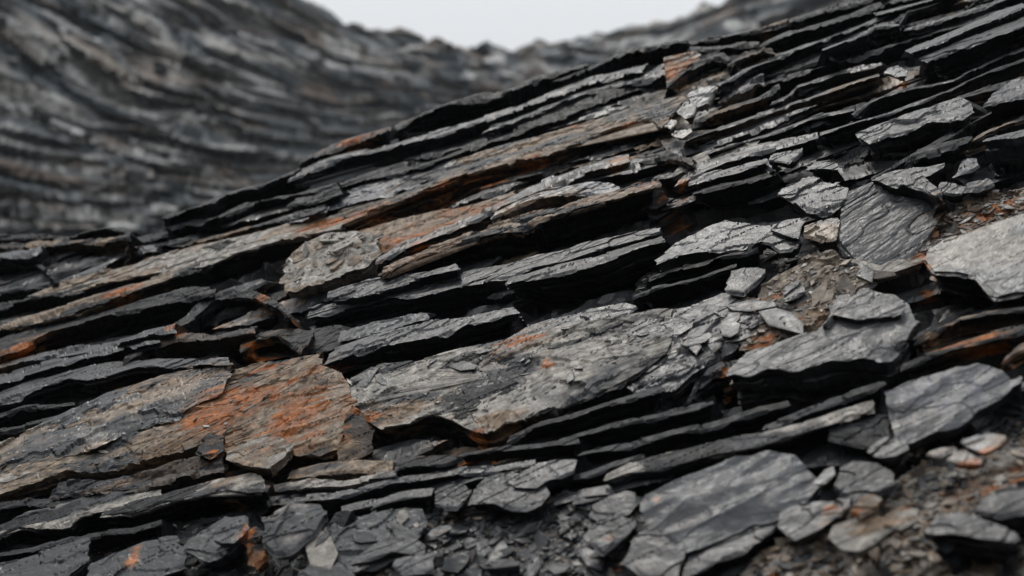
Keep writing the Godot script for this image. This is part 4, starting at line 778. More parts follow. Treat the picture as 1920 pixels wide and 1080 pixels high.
	slab("weathered_lit_crust", "", Vector3(0.029, 1.345, -3.2), 0.087, [Vector2(-0.333, -0.036), Vector2(-0.249, 0.007), Vector2(-0.169, 0.022), Vector2(-0.048, 0.004), Vector2(0.044, 0.01), Vector2(0.153, 0.001), Vector2(0.269, -0.001), Vector2(0.318, -0.005)], [Vector2(-0.34, 0.012), Vector2(-0.253, 0.054), Vector2(-0.176, 0.08), Vector2(-0.12, 0.085), Vector2(0.01, 0.085), Vector2(0.139, 0.082), Vector2(0.275, 0.083), Vector2(0.313, 0.056)], 0.00802, 0.00226, 29, "brown2", "tan", {"rough": 1.3, "key": "O5", "on": "O5_core"})  # cracked brown crust, its contrast with the core also paints a lit top
	slab("slate_slab", "long grey-topped slab directly below the brown-topped one", Vector3(-0.042, 1.25, -3.071), 0.105, [Vector2(-0.455, 0.105), Vector2(-0.385, 0.084), Vector2(-0.272, 0.071), Vector2(-0.181, 0.007), Vector2(-0.062, 0), Vector2(0.041, -0.044), Vector2(0.093, -0.03), Vector2(0.176, -0.051), Vector2(0.26, -0.038), Vector2(0.33, -0.048), Vector2(0.377, -0.038)], [Vector2(-0.454, 0.15), Vector2(-0.375, 0.165), Vector2(-0.242, 0.147), Vector2(-0.097, 0.106), Vector2(0.043, 0.056), Vector2(0.166, 0.023), Vector2(0.274, 0.011), Vector2(0.374, -0.01)], 0.087, 0.00217, 57, "grey", "slate", {"key": "O6"})
	slab("slate_ledge", "", Vector3(-0.263, 1.217, -3.156), 0.087, [Vector2(-0.164, 0.045), Vector2(-0.077, 0.01), Vector2(0.001, -0.002), Vector2(0.077, -0.014), Vector2(0.156, -0.038)], [Vector2(-0.163, 0.092), Vector2(-0.072, 0.081), Vector2(0.02, 0.061), Vector2(0.146, 0.005)], 0.028, 0.00224, 31, "grey", "slate")
	slab("slate_slab", "dark wavy-fronted slab below and right of centre", Vector3(0.16, 1.29, -2.946), 0.122, [Vector2(-0.183, 0.022), Vector2(-0.121, 0.009), Vector2(-0.051, -0.002), Vector2(0.007, -0.009), Vector2(0.065, -0.012), Vector2(0.111, -0.002), Vector2(0.166, -0.007)], [Vector2(-0.172, 0.056), Vector2(-0.11, 0.049), Vector2(-0.038, 0.045), Vector2(0.02, 0.034), Vector2(0.079, 0.037), Vector2(0.131, 0.043), Vector2(0.164, 0.041)], 0.1285, 0.00208, 10, "dark", "black", {"gloss": 1})
	slab("slate_slab", "straight grey slab above the broad central plate", Vector3(-0.172, 1.148, -2.863), 0.052, [Vector2(-0.232, 0.015), Vector2(-0.166, 0.021), Vector2(-0.087, 0.01), Vector2(-0.009, -0.005), Vector2(0.053, -0.021), Vector2(0.09, -0.002), Vector2(0.139, -0.002), Vector2(0.201, -0.016)], [Vector2(-0.209, 0.098), Vector2(-0.139, 0.097), Vector2(-0.07, 0.09), Vector2(0.005, 0.078), Vector2(0.064, 0.068), Vector2(0.123, 0.05), Vector2(0.187, 0.026)], 0.0705, 0.00204, 25, "grey", "slate", {"key": "O8"})
	slab("slate_ledge", "", Vector3(-0.265, 1.144, -2.983), 0.087, [Vector2(-0.118, 0.015), Vector2(-0.032, 0.006), Vector2(0.054, -0.007), Vector2(0.094, -0.013)], [Vector2(-0.117, 0.079), Vector2(-0.039, 0.073), Vector2(0.049, 0.049), Vector2(0.089, 0.032)], 0.0235, 0.00212, 12, "blue2", "dark")
	slab("slate_ledge", "", Vector3(0.117, 1.191, -2.718), 0.052, [Vector2(-0.158, 0.007), Vector2(-0.096, 0.025), Vector2(-0.047, 0.002), Vector2(-0.004, -0.01), Vector2(0.06, -0.016), Vector2(0.113, -0.009), Vector2(0.127, 0.002)], [Vector2(-0.147, 0.029), Vector2(-0.09, 0.076), Vector2(-0.034, 0.073), Vector2(0.031, 0.056), Vector2(0.085, 0.039), Vector2(0.11, 0.033)], 0.0275, 0.00193, 21, "grey", "dark")
	slab("slate_block", "grey slab with a scalloped top right of the wavy slab", Vector3(0.406, 1.33, -2.819), 0, [Vector2(-0.119, 0.017), Vector2(-0.084, 0.03), Vector2(-0.045, 0.013), Vector2(-0.003, -0.001), Vector2(0.051, -0.037), Vector2(0.089, -0.02), Vector2(0.105, 0)], [Vector2(-0.103, 0.056), Vector2(-0.072, 0.088), Vector2(-0.033, 0.104), Vector2(0.009, 0.12), Vector2(0.038, 0.119), Vector2(0.061, 0.087), Vector2(0.111, 0.039)], 0.0465, 0.00199, 34, "pale2", "grey")
	slab("slate_ledge", "", Vector3(0.385, 1.302, -2.79), 0.087, [Vector2(-0.123, 0.01), Vector2(-0.07, 0.019), Vector2(-0.017, -0.001), Vector2(0.026, 0), Vector2(0.078, -0.02), Vector2(0.103, -0.007)], [Vector2(-0.121, 0.034), Vector2(-0.068, 0.043), Vector2(-0.015, 0.023), Vector2(0.029, 0.023), Vector2(0.081, 0.004), Vector2(0.107, 0.016)], 0.0665, 0.00197, 4, "dark", "slate")
	slab("slate_ledge", "", Vector3(0.338, 1.269, -2.742), 0.087, [Vector2(-0.106, -0.002), Vector2(-0.06, 0.008), Vector2(0.003, -0.013), Vector2(0.058, 0.001), Vector2(0.104, 0.008)], [Vector2(-0.104, 0.022), Vector2(-0.058, 0.032), Vector2(0.005, 0.011), Vector2(0.061, 0.025), Vector2(0.107, 0.032)], 0.084, 0.00194, 5, "dark", "grey")
	slab("slate_chip", "thin grey flake leaning under the angular block", Vector3(0.542, 1.372, -2.771), -0.07, [Vector2(-0.031, 0.036), Vector2(-0.008, -0.012), Vector2(0.01, -0.035), Vector2(0.028, 0.013)], [Vector2(-0.022, 0.05), Vector2(0.006, 0.055), Vector2(0.031, 0.044), Vector2(0.033, 0.026)], 0.024, 0.00195, 21, "grey", "slate")
	slab("slate_chip", "layered grey flake below the leaning flake", Vector3(0.521, 1.346, -2.75), -0.07, [Vector2(-0.04, 0.042), Vector2(-0.021, 0.019), Vector2(-0.008, -0.023), Vector2(0.027, -0.033), Vector2(0.041, -0.004)], [Vector2(-0.029, 0.063), Vector2(-0.001, 0.066), Vector2(0.025, 0.033), Vector2(0.04, 0.005)], 0.021, 0.00194, 23, "grey", "slate")
	slab("slate_chip", "squarish grey flake with a tan spot under the angular block", Vector3(0.598, 1.369, -2.705), -0.035, [Vector2(-0.032, 0.025), Vector2(-0.01, -0.006), Vector2(0.014, -0.028), Vector2(0.027, 0.009)], [Vector2(-0.023, 0.058), Vector2(0.006, 0.065), Vector2(0.036, 0.057), Vector2(0.038, 0.036)], 0.0285, 0.00191, 22, "grey", "tan")
	slab("slate_chip", "curled dark flake below the scalloped slab", Vector3(0.44, 1.28, -2.622), -0.105, [Vector2(-0.042, -0.004), Vector2(-0.014, -0.029), Vector2(0.017, 0.002), Vector2(0.04, 0.031)], [Vector2(-0.023, 0.067), Vector2(0.004, 0.066), Vector2(0.028, 0.056), Vector2(0.04, 0.044)], 0.031, 0.00186, 29, "slate", "grey")
	slab("slate_plate", "grainy tan patch of weathered rock above the big boulder", Vector3(0.511, 1.226, -2.47), -0.087, [Vector2(-0.118, -0.008), Vector2(-0.066, -0.012), Vector2(-0.006, -0.002), Vector2(0.026, -0.026), Vector2(0.063, 0.008), Vector2(0.102, 0.041)], [Vector2(-0.046, 0.166), Vector2(0.007, 0.199), Vector2(0.074, 0.222), Vector2(0.1, 0.2), Vector2(0.145, 0.139), Vector2(0.173, 0.103)], 0.0235, 0.00176, 76, "tan3", "grey", {"rough": 1.7, "key": "V1"})
	slab("slate_plate", "grey flaking patch between the central plate and the boulder", Vector3(0.311, 1.155, -2.459), -0.07, [Vector2(-0.128, 0.009), Vector2(-0.096, -0.048), Vector2(-0.047, -0.046), Vector2(0.004, -0.022), Vector2(0.036, -0.004), Vector2(0.092, 0.034), Vector2(0.143, 0.08)], [Vector2(-0.076, 0.211), Vector2(-0.034, 0.211), Vector2(0.009, 0.217), Vector2(0.061, 0.219), Vector2(0.11, 0.203), Vector2(0.16, 0.17)], 0.036, 0.00175, 87, "grey", "pale", {"rough": 1.3, "key": "V2"})
	slab("slate_chip", "pale upright flake on the grey flaking patch", Vector3(0.338, 1.212, -2.527), -0.105, [Vector2(-0.027, -0.005), Vector2(-0.015, -0.013), Vector2(0, -0.013), Vector2(0.042, 0.032)], [Vector2(-0.022, 0.008), Vector2(0.005, 0.051), Vector2(0.024, 0.075), Vector2(0.042, 0.047)], 0.0125, 0.0018, 30, "pale2", "grey")
	slab("slate_chip", "narrow pale flake right of the upright flake", Vector3(0.357, 1.197, -2.464), -0.105, [Vector2(-0.014, 0.004), Vector2(-0.01, -0.021), Vector2(0.008, -0.01), Vector2(0.017, 0.028)], [Vector2(-0.008, 0.023), Vector2(0.003, 0.054), Vector2(0.013, 0.058), Vector2(0.018, 0.044)], 0.0125, 0.00175, 26, "pale2", "grey")
	slab("slate_chip", "pointed grey flake on the grainy tan patch", Vector3(0.505, 1.272, -2.535), -0.105, [Vector2(-0.02, -0.002), Vector2(-0.003, -0.005), Vector2(0.024, 0.007)], [Vector2(-0.004, 0.039), Vector2(0.021, 0.048), Vector2(0.027, 0.02)], 0.012, 0.0018, 20, "pale2", "grey")
	slab("slate_plate", "pale tan plate below the streaked plate", Vector3(0.657, 1.309, -2.553), -0.087, [Vector2(-0.096, 0.039), Vector2(-0.046, -0.019), Vector2(-0.004, -0.01), Vector2(0.056, -0.006), Vector2(0.088, -0.003)], [Vector2(-0.07, 0.106), Vector2(-0.02, 0.081), Vector2(0.018, 0.036), Vector2(0.065, 0.028), Vector2(0.107, 0.042)], 0.0205, 0.00181, 31, "pale", "tan")
	slab("slate_ledge", "", Vector3(1.183, 1.866, -3.644), 0.157, [Vector2(-0.208, -0.013), Vector2(-0.115, -0.026), Vector2(-0.001, -0.004), Vector2(0.111, 0.01), Vector2(0.213, 0.033)], [Vector2(-0.202, 0.014), Vector2(-0.109, 0.001), Vector2(0.006, 0.023), Vector2(0.12, 0.037), Vector2(0.222, 0.06)], 0.101, 0.00252, 2, "dark", "slate", {"gloss": 1})
	slab("slate_ledge", "", Vector3(1.07, 1.886, -3.818), 0.157, [Vector2(-0.109, 0.025), Vector2(0, 0), Vector2(0.107, -0.025)], [Vector2(-0.103, 0.057), Vector2(0.007, 0.031), Vector2(0.115, 0.005)], 0.07, 0.00264, 2, "dark", "slate", {"gloss": 1})
	slab("slate_ledge", "", Vector3(0.737, 1.665, -3.503), 0.175, [Vector2(-0.118, -0.061), Vector2(-0.083, -0.046), Vector2(-0.034, 0.052), Vector2(0.064, 0.057), Vector2(0.173, 0.002)], [Vector2(-0.107, -0.033), Vector2(-0.078, -0.013), Vector2(-0.026, 0.088), Vector2(0.071, 0.097), Vector2(0.18, 0.049)], 0.0465, 0.00244, 4, "dark", "slate", {"gloss": 1})
	slab("slate_ledge", "", Vector3(0.656, 1.614, -3.436), 0.175, [Vector2(-0.253, -0.054), Vector2(-0.164, -0.016), Vector2(-0.052, 0), Vector2(0.06, 0.013), Vector2(0.171, 0.029), Vector2(0.239, 0.028)], [Vector2(-0.251, -0.025), Vector2(-0.167, 0.013), Vector2(-0.052, 0.029), Vector2(0.062, 0.042), Vector2(0.173, 0.058), Vector2(0.243, 0.06)], 0.0795, 0.0024, 3, "dark", "tan", {"gloss": 1})
	slab("slate_ledge", "", Vector3(0.626, 1.561, -3.31), 0.175, [Vector2(-0.183, -0.01), Vector2(-0.085, 0.002), Vector2(0.004, 0.005), Vector2(0.096, 0.025), Vector2(0.165, -0.021)], [Vector2(-0.18, 0.014), Vector2(-0.082, 0.026), Vector2(0.008, 0.029), Vector2(0.1, 0.05), Vector2(0.17, 0.003)], 0.0545, 0.00231, 2, "dark", "slate", {"gloss": 1})
	slab("slate_ledge", "", Vector3(0.988, 1.677, -3.284), 0.175, [Vector2(-0.233, -0.09), Vector2(-0.178, -0.025), Vector2(-0.127, 0.003), Vector2(-0.066, -0.014), Vector2(0.01, -0.05), Vector2(0.108, 0.039), Vector2(0.201, 0.06), Vector2(0.294, 0.081)], [Vector2(-0.229, -0.069), Vector2(-0.173, -0.003), Vector2(-0.122, 0.026), Vector2(-0.061, 0.008), Vector2(0.016, -0.029), Vector2(0.115, 0.062), Vector2(0.208, 0.083), Vector2(0.302, 0.104)], 0.0685, 0.00229, 2, "dark", "slate", {"gloss": 1})
	slab("slate_ledge", "", Vector3(0.959, 1.647, -3.211), 0.175, [Vector2(-0.284, -0.046), Vector2(-0.192, -0.054), Vector2(-0.132, -0.056), Vector2(-0.04, -0.044), Vector2(0.03, -0.008), Vector2(0.121, 0.053), Vector2(0.211, 0.076), Vector2(0.299, 0.085)], [Vector2(-0.28, -0.026), Vector2(-0.188, -0.034), Vector2(-0.128, -0.035), Vector2(-0.035, -0.024), Vector2(0.035, 0.012), Vector2(0.127, 0.074), Vector2(0.217, 0.098), Vector2(0.306, 0.106)], 0.0735, 0.00224, 2, "dark", "slate", {"gloss": 1})
	slab("slate_slab", "thin slab with a tan edge at upper right", Vector3(1.079, 1.663, -3.119), 0.105, [Vector2(-0.112, -0.007), Vector2(-0.038, -0.003), Vector2(0.034, 0.004), Vector2(0.116, 0.006)], [Vector2(-0.103, 0.027), Vector2(-0.028, 0.031), Vector2(0.045, 0.038), Vector2(0.128, 0.04)], 0.0375, 0.00217, 5, "dark", "tan")
	slab("slate_block", "grey angular stone at the upper right edge", Vector3(1.062, 1.631, -3.008), 0.035, [Vector2(-0.064, 0.017), Vector2(-0.032, 0.003), Vector2(0.013, 0.002), Vector2(0.082, -0.022)], [Vector2(-0.03, 0.074), Vector2(0.024, 0.116), Vector2(0.056, 0.097), Vector2(0.11, 0.056)], 0.027, 0.0021, 24, "grey", "slate")
	slab("slate_ledge", "", Vector3(1.01, 1.594, -3.016), 0.175, [Vector2(-0.137, -0.085), Vector2(-0.082, -0.052), Vector2(-0.007, 0.015), Vector2(0.064, 0.062), Vector2(0.168, 0.065)], [Vector2(-0.133, -0.068), Vector2(-0.077, -0.035), Vector2(-0.002, 0.033), Vector2(0.07, 0.08), Vector2(0.174, 0.083)], 0.061, 0.00211, 2, "dark", "grey", {"gloss": 1})
	slab("slate_ledge", "", Vector3(1.021, 1.574, -2.948), 0.175, [Vector2(-0.12, -0.069), Vector2(-0.046, -0.008), Vector2(0.043, 0.031), Vector2(0.127, 0.048)], [Vector2(-0.115, -0.05), Vector2(-0.04, 0.012), Vector2(0.049, 0.051), Vector2(0.133, 0.068)], 0.0545, 0.00206, 2, "dark", "tan", {"gloss": 1})
	slab("slate_slab", "black slab with thin bright edges above the short grey-topped slab", Vector3(0.519, 1.495, -3.225), 0.087, [Vector2(-0.157, -0.041), Vector2(-0.095, 0.01), Vector2(-0.035, 0.025), Vector2(0.015, 0.024), Vector2(0.094, -0.001), Vector2(0.175, -0.016)], [Vector2(-0.145, 0.007), Vector2(-0.088, 0.075), Vector2(-0.026, 0.09), Vector2(0.025, 0.093), Vector2(0.106, 0.066), Vector2(0.181, 0.034)], 0.0435, 0.00226, 9, "dark", "slate", {"gloss": 1})
	slab("slate_plate", "pale wedge of rock lying beside the bright-edged black slab", Vector3(0.463, 1.491, -3.309), 0, [Vector2(-0.104, -0.02), Vector2(-0.042, 0.012), Vector2(0.035, 0.017), Vector2(0.11, -0.008)], [Vector2(-0.063, 0.051), Vector2(-0.008, 0.069), Vector2(0.043, 0.065), Vector2(0.12, 0.046)], 0.019, 0.00232, 21, "pale", "grey")
	slab("slate_chip", "grey chip above the right end of the short slab", Vector3(0.598, 1.502, -3.098), 0, [Vector2(-0.037, 0.018), Vector2(-0.002, -0.028), Vector2(0.038, 0.011)], [Vector2(-0.025, 0.051), Vector2(0.013, 0.046), Vector2(0.042, 0.038)], 0.021, 0.00217, 14, "grey", "slate")
	slab("slate_ledge", "", Vector3(0.819, 1.509, -2.929), 0.087, [Vector2(-0.1, -0.07), Vector2(-0.05, -0.033), Vector2(-0.002, 0.006), Vector2(0.043, 0.027), Vector2(0.114, 0.074)], [Vector2(-0.095, -0.051), Vector2(-0.045, -0.013), Vector2(0.003, 0.027), Vector2(0.048, 0.048), Vector2(0.12, 0.095)], 0.048, 0.00205, 3, "dark", "grey")
	slab("slate_ledge", "", Vector3(0.869, 1.521, -2.895), 0.087, [Vector2(-0.078, -0.021), Vector2(-0.051, 0.01), Vector2(0, -0.006), Vector2(0.056, 0), Vector2(0.073, 0.018)], [Vector2(-0.064, 0.005), Vector2(-0.037, 0.045), Vector2(0.013, 0.043), Vector2(0.065, 0.03), Vector2(0.077, 0.03)], 0.0405, 0.00203, 8, "dark", "slate")
	slab("slate_chip", "thin flat grey chip above the dark rounded block", Vector3(0.82, 1.484, -2.82), 0, [Vector2(-0.032, 0.017), Vector2(-0.002, -0.017), Vector2(0.033, 0.001)], [Vector2(-0.014, 0.05), Vector2(0.012, 0.031), Vector2(0.041, 0.021)], 0.011, 0.00198, 11, "grey", "slate")
	slab("slate_chip", "grey chip between the rounded block and the orange rubble", Vector3(0.841, 1.452, -2.705), 0, [Vector2(-0.028, 0.027), Vector2(0.005, -0.018), Vector2(0.023, -0.008)], [Vector2(-0.011, 0.053), Vector2(0.013, 0.042), Vector2(0.026, 0.011)], 0.0265, 0.0019, 14, "grey", "dark")
	slab("slate_chip", "dark chip just above the orange rubble at the right", Vector3(0.88, 1.459, -2.685), 0, [Vector2(-0.026, 0.004), Vector2(-0.001, -0.002), Vector2(0.027, -0.002)], [Vector2(-0.008, 0.043), Vector2(0.017, 0.039), Vector2(0.031, 0.019)], 0.0265, 0.00189, 11, "grey", "slate")
	slab("slate_chip", "pale flat stone on the dark ground below the arched black block", Vector3(0.476, 1.635, -3.616), -0.052, [Vector2(-0.034, 0.034), Vector2(-0.017, -0.03), Vector2(0.012, -0.024), Vector2(0.039, 0.021)], [Vector2(-0.027, 0.046), Vector2(0.004, 0.066), Vector2(0.032, 0.062), Vector2(0.044, 0.04)], 0.0175, 0.00252, 16, "white2", "pale")
	slab("slate_chip", "blue-black pointed stone under the pale flat stone", Vector3(0.438, 1.6, -3.552), -0.087, [Vector2(-0.026, 0.021), Vector2(-0.012, -0.023), Vector2(0.013, -0.019), Vector2(0.026, 0.021)], [Vector2(-0.016, 0.054), Vector2(0, 0.076), Vector2(0.017, 0.069), Vector2(0.026, 0.041)], 0.025, 0.00248, 17, "blue2", "dark")
	slab("slate_chip", "light stone at the right end of the tan plate, upper of two", Vector3(0.389, 1.566, -3.499), -0.052, [Vector2(-0.015, 0.016), Vector2(-0.004, -0.024), Vector2(0.019, 0.009)], [Vector2(-0.007, 0.037), Vector2(0.006, 0.055), Vector2(0.02, 0.033)], 0.014, 0.00244, 13, "white2", "pale")
	slab("slate_chip", "light stone at the right end of the tan plate, lower of two", Vector3(0.408, 1.55, -3.434), -0.052, [Vector2(-0.022, 0.017), Vector2(-0.001, -0.02), Vector2(0.022, 0.003)], [Vector2(-0.011, 0.042), Vector2(0.008, 0.041), Vector2(0.022, 0.02)], 0.0135, 0.0024, 11, "white2", "pale")
	slab("slate_ledge", "", Vector3(0.431, 1.522, -3.426), 0.035, [Vector2(-0.063, -0.006), Vector2(0.006, 0.011), Vector2(0.057, -0.005)], [Vector2(-0.064, 0.113), Vector2(0.005, 0.119), Vector2(0.069, 0.086)], 0.024, 0.0024, 16, "brown", "grey")
	slab("slate_block", "grey lumpy stone under the arched black block", Vector3(0.577, 1.657, -3.644), 0.035, [Vector2(-0.059, -0.009), Vector2(-0.026, -0.021), Vector2(0.02, 0.003), Vector2(0.066, 0.027)], [Vector2(-0.044, 0.049), Vector2(-0.01, 0.087), Vector2(0.033, 0.09), Vector2(0.071, 0.1)], 0.0405, 0.00254, 13, "grey", "tan", {"rough": 1.5})
	slab("slate_ledge", "", Vector3(0.569, 1.619, -3.539), 0.087, [Vector2(-0.101, -0.022), Vector2(-0.031, 0), Vector2(0.035, -0.012), Vector2(0.097, 0.034)], [Vector2(-0.096, 0.021), Vector2(-0.025, 0.043), Vector2(0.042, 0.031), Vector2(0.104, 0.078)], 0.0525, 0.00247, 5, "dark", "slate")
	slab("slate_slab", "tan-grey slab with a pointed right end in the lower left", Vector3(-0.588, 0.894, -2.534), 0.052, [Vector2(-0.192, 0.041), Vector2(-0.107, 0.015), Vector2(-0.06, 0.02), Vector2(0.001, 0.007), Vector2(0.065, 0.006), Vector2(0.12, -0.035), Vector2(0.161, -0.051)], [Vector2(-0.192, 0.077), Vector2(-0.076, 0.06), Vector2(-0.044, 0.065), Vector2(0.033, 0.06), Vector2(0.077, 0.05), Vector2(0.11, 0.045), Vector2(0.136, 0.022)], 0.085, 0.00183, 29, "dark", "slate", {"key": "B1a_core"})  # dark core paints the shade of the front face
	slab("weathered_lit_crust", "", Vector3(-0.589, 0.896, -2.533), 0.052, [Vector2(-0.192, 0.041), Vector2(-0.107, 0.015), Vector2(-0.06, 0.02), Vector2(0.001, 0.007), Vector2(0.065, 0.006), Vector2(0.12, -0.035), Vector2(0.161, -0.051)], [Vector2(-0.192, 0.077), Vector2(-0.076, 0.06), Vector2(-0.044, 0.065), Vector2(0.033, 0.06), Vector2(0.077, 0.05), Vector2(0.11, 0.045), Vector2(0.136, 0.022)], 0.0065, 0.00183, 29, "pale", "grey", {"key": "B1a", "on": "B1a_core"})
	slab("slate_slab", "ragged grey slab at the lower left edge", Vector3(-0.859, 0.822, -2.638), 0.035, [Vector2(-0.207, 0.026), Vector2(-0.138, 0.023), Vector2(-0.107, 0.041), Vector2(-0.053, 0.006), Vector2(0.022, -0.021), Vector2(0.031, 0.007), Vector2(0.085, -0.009), Vector2(0.132, -0.018), Vector2(0.219, -0.052)], [Vector2(-0.23, 0.085), Vector2(-0.156, 0.072), Vector2(-0.102, 0.085), Vector2(-0.031, 0.079), Vector2(0.014, 0.079), Vector2(0.074, 0.071), Vector2(0.199, 0.02)], 0.0515, 0.00191, 26, "dark", "slate", {"key": "bed_143_core"})  # face shade painted by the dark core tone
	slab("weathered_lit_crust", "", Vector3(-0.86, 0.825, -2.637), 0.035, [Vector2(-0.207, 0.026), Vector2(-0.138, 0.023), Vector2(-0.107, 0.041), Vector2(-0.053, 0.006), Vector2(0.022, -0.021), Vector2(0.031, 0.007), Vector2(0.085, -0.009), Vector2(0.132, -0.018), Vector2(0.219, -0.052)], [Vector2(-0.23, 0.085), Vector2(-0.156, 0.072), Vector2(-0.102, 0.085), Vector2(-0.031, 0.079), Vector2(0.014, 0.079), Vector2(0.074, 0.071), Vector2(0.199, 0.02)], 0.00678, 0.00191, 26, "pale", "grey", {"on": "bed_143_core"})
	slab("slate_ledge", "", Vector3(-0.846, 0.853, -2.714), 0.07, [Vector2(-0.27, 0.069), Vector2(-0.191, 0.049), Vector2(-0.114, 0.029), Vector2(-0.054, -0.01), Vector2(0.023, -0.001), Vector2(0.098, -0.025), Vector2(0.182, -0.045), Vector2(0.297, -0.058)], [Vector2(-0.286, 0.108), Vector2(-0.205, 0.084), Vector2(-0.126, 0.062), Vector2(-0.057, 0.034), Vector2(0.014, 0.027), Vector2(0.09, 0.002), Vector2(0.175, -0.019), Vector2(0.289, -0.03)], 0.0485, 0.00196, 12, "dark", "grey")
	slab("slate_ledge", "", Vector3(-0.824, 0.807, -2.557), 0.07, [Vector2(-0.22, 0.043), Vector2(-0.149, 0.031), Vector2(-0.075, 0.01), Vector2(0, 0.014), Vector2(0.084, -0.015), Vector2(0.144, -0.039), Vector2(0.199, -0.039)], [Vector2(-0.229, 0.065), Vector2(-0.157, 0.053), Vector2(-0.083, 0.031), Vector2(-0.007, 0.035), Vector2(0.078, 0.006), Vector2(0.139, -0.019), Vector2(0.194, -0.019)], 0.0475, 0.00185, 5, "dark", "grey")
	slab("slate_plate", "dark grey plate in the bottom left corner", Vector3(-0.857, 0.768, -2.477), -0.035, [Vector2(-0.142, 0.02), Vector2(-0.025, -0.012), Vector2(0.062, -0.023), Vector2(0.102, 0.015)], [Vector2(-0.173, 0.11), Vector2(-0.068, 0.092), Vector2(0.011, 0.084), Vector2(0.079, 0.077)], 0.028, 0.0018, 32, "grey", "slate")
	slab("slate_plate", "dark grey plate with a rusty nub at the bottom left", Vector3(-0.65, 0.807, -2.363), -0.052, [Vector2(-0.092, 0.019), Vector2(-0.051, 0.004), Vector2(0.044, -0.022), Vector2(0.097, 0)], [Vector2(-0.096, 0.082), Vector2(-0.043, 0.101), Vector2(-0.003, 0.107), Vector2(0.063, 0.094)], 0.024, 0.00172, 42, "grey", "slate")
	slab("slate_block", "dark angular block left of the upright plate", Vector3(-0.502, 0.861, -2.358), -0.035, [Vector2(-0.064, 0.021), Vector2(-0.015, -0.021), Vector2(0.023, -0.016), Vector2(0.055, 0.016)], [Vector2(-0.065, 0.056), Vector2(-0.032, 0.075), Vector2(-0.004, 0.091), Vector2(0.046, 0.072)], 0.0455, 0.00171, 34, "grey", "dark")
	slab("slate_chip", "grey facetted stone on the dark angular block", Vector3(-0.474, 0.887, -2.34), -0.07, [Vector2(-0.036, 0.005), Vector2(0.006, -0.015), Vector2(0.029, 0.011)], [Vector2(-0.036, 0.041), Vector2(-0.013, 0.053), Vector2(0.022, 0.044)], 0.0235, 0.00169, 23, "pale2", "grey")
	slab("slate_plate", "tilted grey upright plate at the bottom left of centre", Vector3(-0.361, 0.895, -2.282), -0.279, [Vector2(-0.051, 0.006), Vector2(-0.035, -0.018), Vector2(-0.004, -0.023), Vector2(0.038, -0.001), Vector2(0.054, 0.037)], [Vector2(-0.05, 0.068), Vector2(-0.006, 0.081), Vector2(0.028, 0.076), Vector2(0.047, 0.067), Vector2(0.053, 0.051)], 0.0305, 0.00165, 54, "pale2", "pale", {"key": "B6"})
	slab("slate_chip", "rust-brown lump between the dark block and the upright plate", Vector3(-0.429, 0.86, -2.279), -0.14, [Vector2(-0.018, 0), Vector2(0.002, -0.014), Vector2(0.016, 0.014)], [Vector2(-0.021, 0.102), Vector2(-0.008, 0.113), Vector2(0.009, 0.086)], 0.0265, 0.00165, 51, "rusty", "dark", {"rough": 1.8})
	slab("slate_plate", "cracked grey plate at the bottom centre left", Vector3(-0.217, 0.894, -2.198), -0.122, [Vector2(-0.136, -0.012), Vector2(-0.058, -0.021), Vector2(-0.003, -0.022), Vector2(0.032, -0.011), Vector2(0.077, 0.015), Vector2(0.089, 0.052)], [Vector2(-0.103, 0.089), Vector2(-0.055, 0.098), Vector2(-0.027, 0.121), Vector2(0.011, 0.113), Vector2(0.049, 0.105), Vector2(0.079, 0.092)], 0.0245, 0.00159, 57, "pale2", "grey", {"rough": 1.2, "key": "B8"})
	slab("slate_chip", "thin grey flake on the cracked plate, upper of two", Vector3(-0.204, 0.906, -2.175), -0.087, [Vector2(-0.058, 0.005), Vector2(-0.025, 0.004), Vector2(0.015, 0.011), Vector2(0.067, -0.02)], [Vector2(-0.019, 0.038), Vector2(0.019, 0.041), Vector2(0.055, 0.023), Vector2(0.071, 0.004)], 0.013, 0.00158, 35, "pale2", "grey")
	slab("slate_chip", "thin grey flake on the cracked plate, lower of two", Vector3(-0.154, 0.902, -2.112), -0.087, [Vector2(-0.03, 0.023), Vector2(-0.01, -0.006), Vector2(0.04, -0.017)], [Vector2(-0.026, 0.038), Vector2(0.006, 0.037), Vector2(0.036, 0.021)], 0.016, 0.00153, 24, "pale2", "grey")
	slab("slate_block", "dark lens-shaped stone under the central plate", Vector3(-0.152, 0.998, -2.399), 0.07, [Vector2(-0.057, 0.01), Vector2(-0.041, 0.024), Vector2(-0.004, 0), Vector2(0.036, -0.019), Vector2(0.064, -0.014)], [Vector2(-0.057, 0.05), Vector2(-0.039, 0.062), Vector2(0.003, 0.04), Vector2(0.056, 0.01)], 0.0325, 0.00173, 20, "dark", "grey")
	slab("slate_ledge", "", Vector3(-0.311, 0.959, -2.485), 0.07, [Vector2(-0.105, 0.04), Vector2(-0.037, 0.017), Vector2(0.028, -0.007), Vector2(0.109, -0.048)], [Vector2(-0.099, 0.068), Vector2(-0.043, 0.061), Vector2(0.022, 0.039), Vector2(0.106, -0.013)], 0.029, 0.00179, 11, "tan", "grey")
	slab("slate_ledge", "", Vector3(-0.306, 0.95, -2.454), 0.07, [Vector2(-0.13, 0.044), Vector2(-0.06, 0.027), Vector2(0.005, -0.006), Vector2(0.067, -0.022), Vector2(0.11, -0.04)], [Vector2(-0.134, 0.068), Vector2(-0.064, 0.051), Vector2(0.002, 0.017), Vector2(0.065, 0), Vector2(0.109, -0.018)], 0.0325, 0.00177, 6, "pale", "grey")
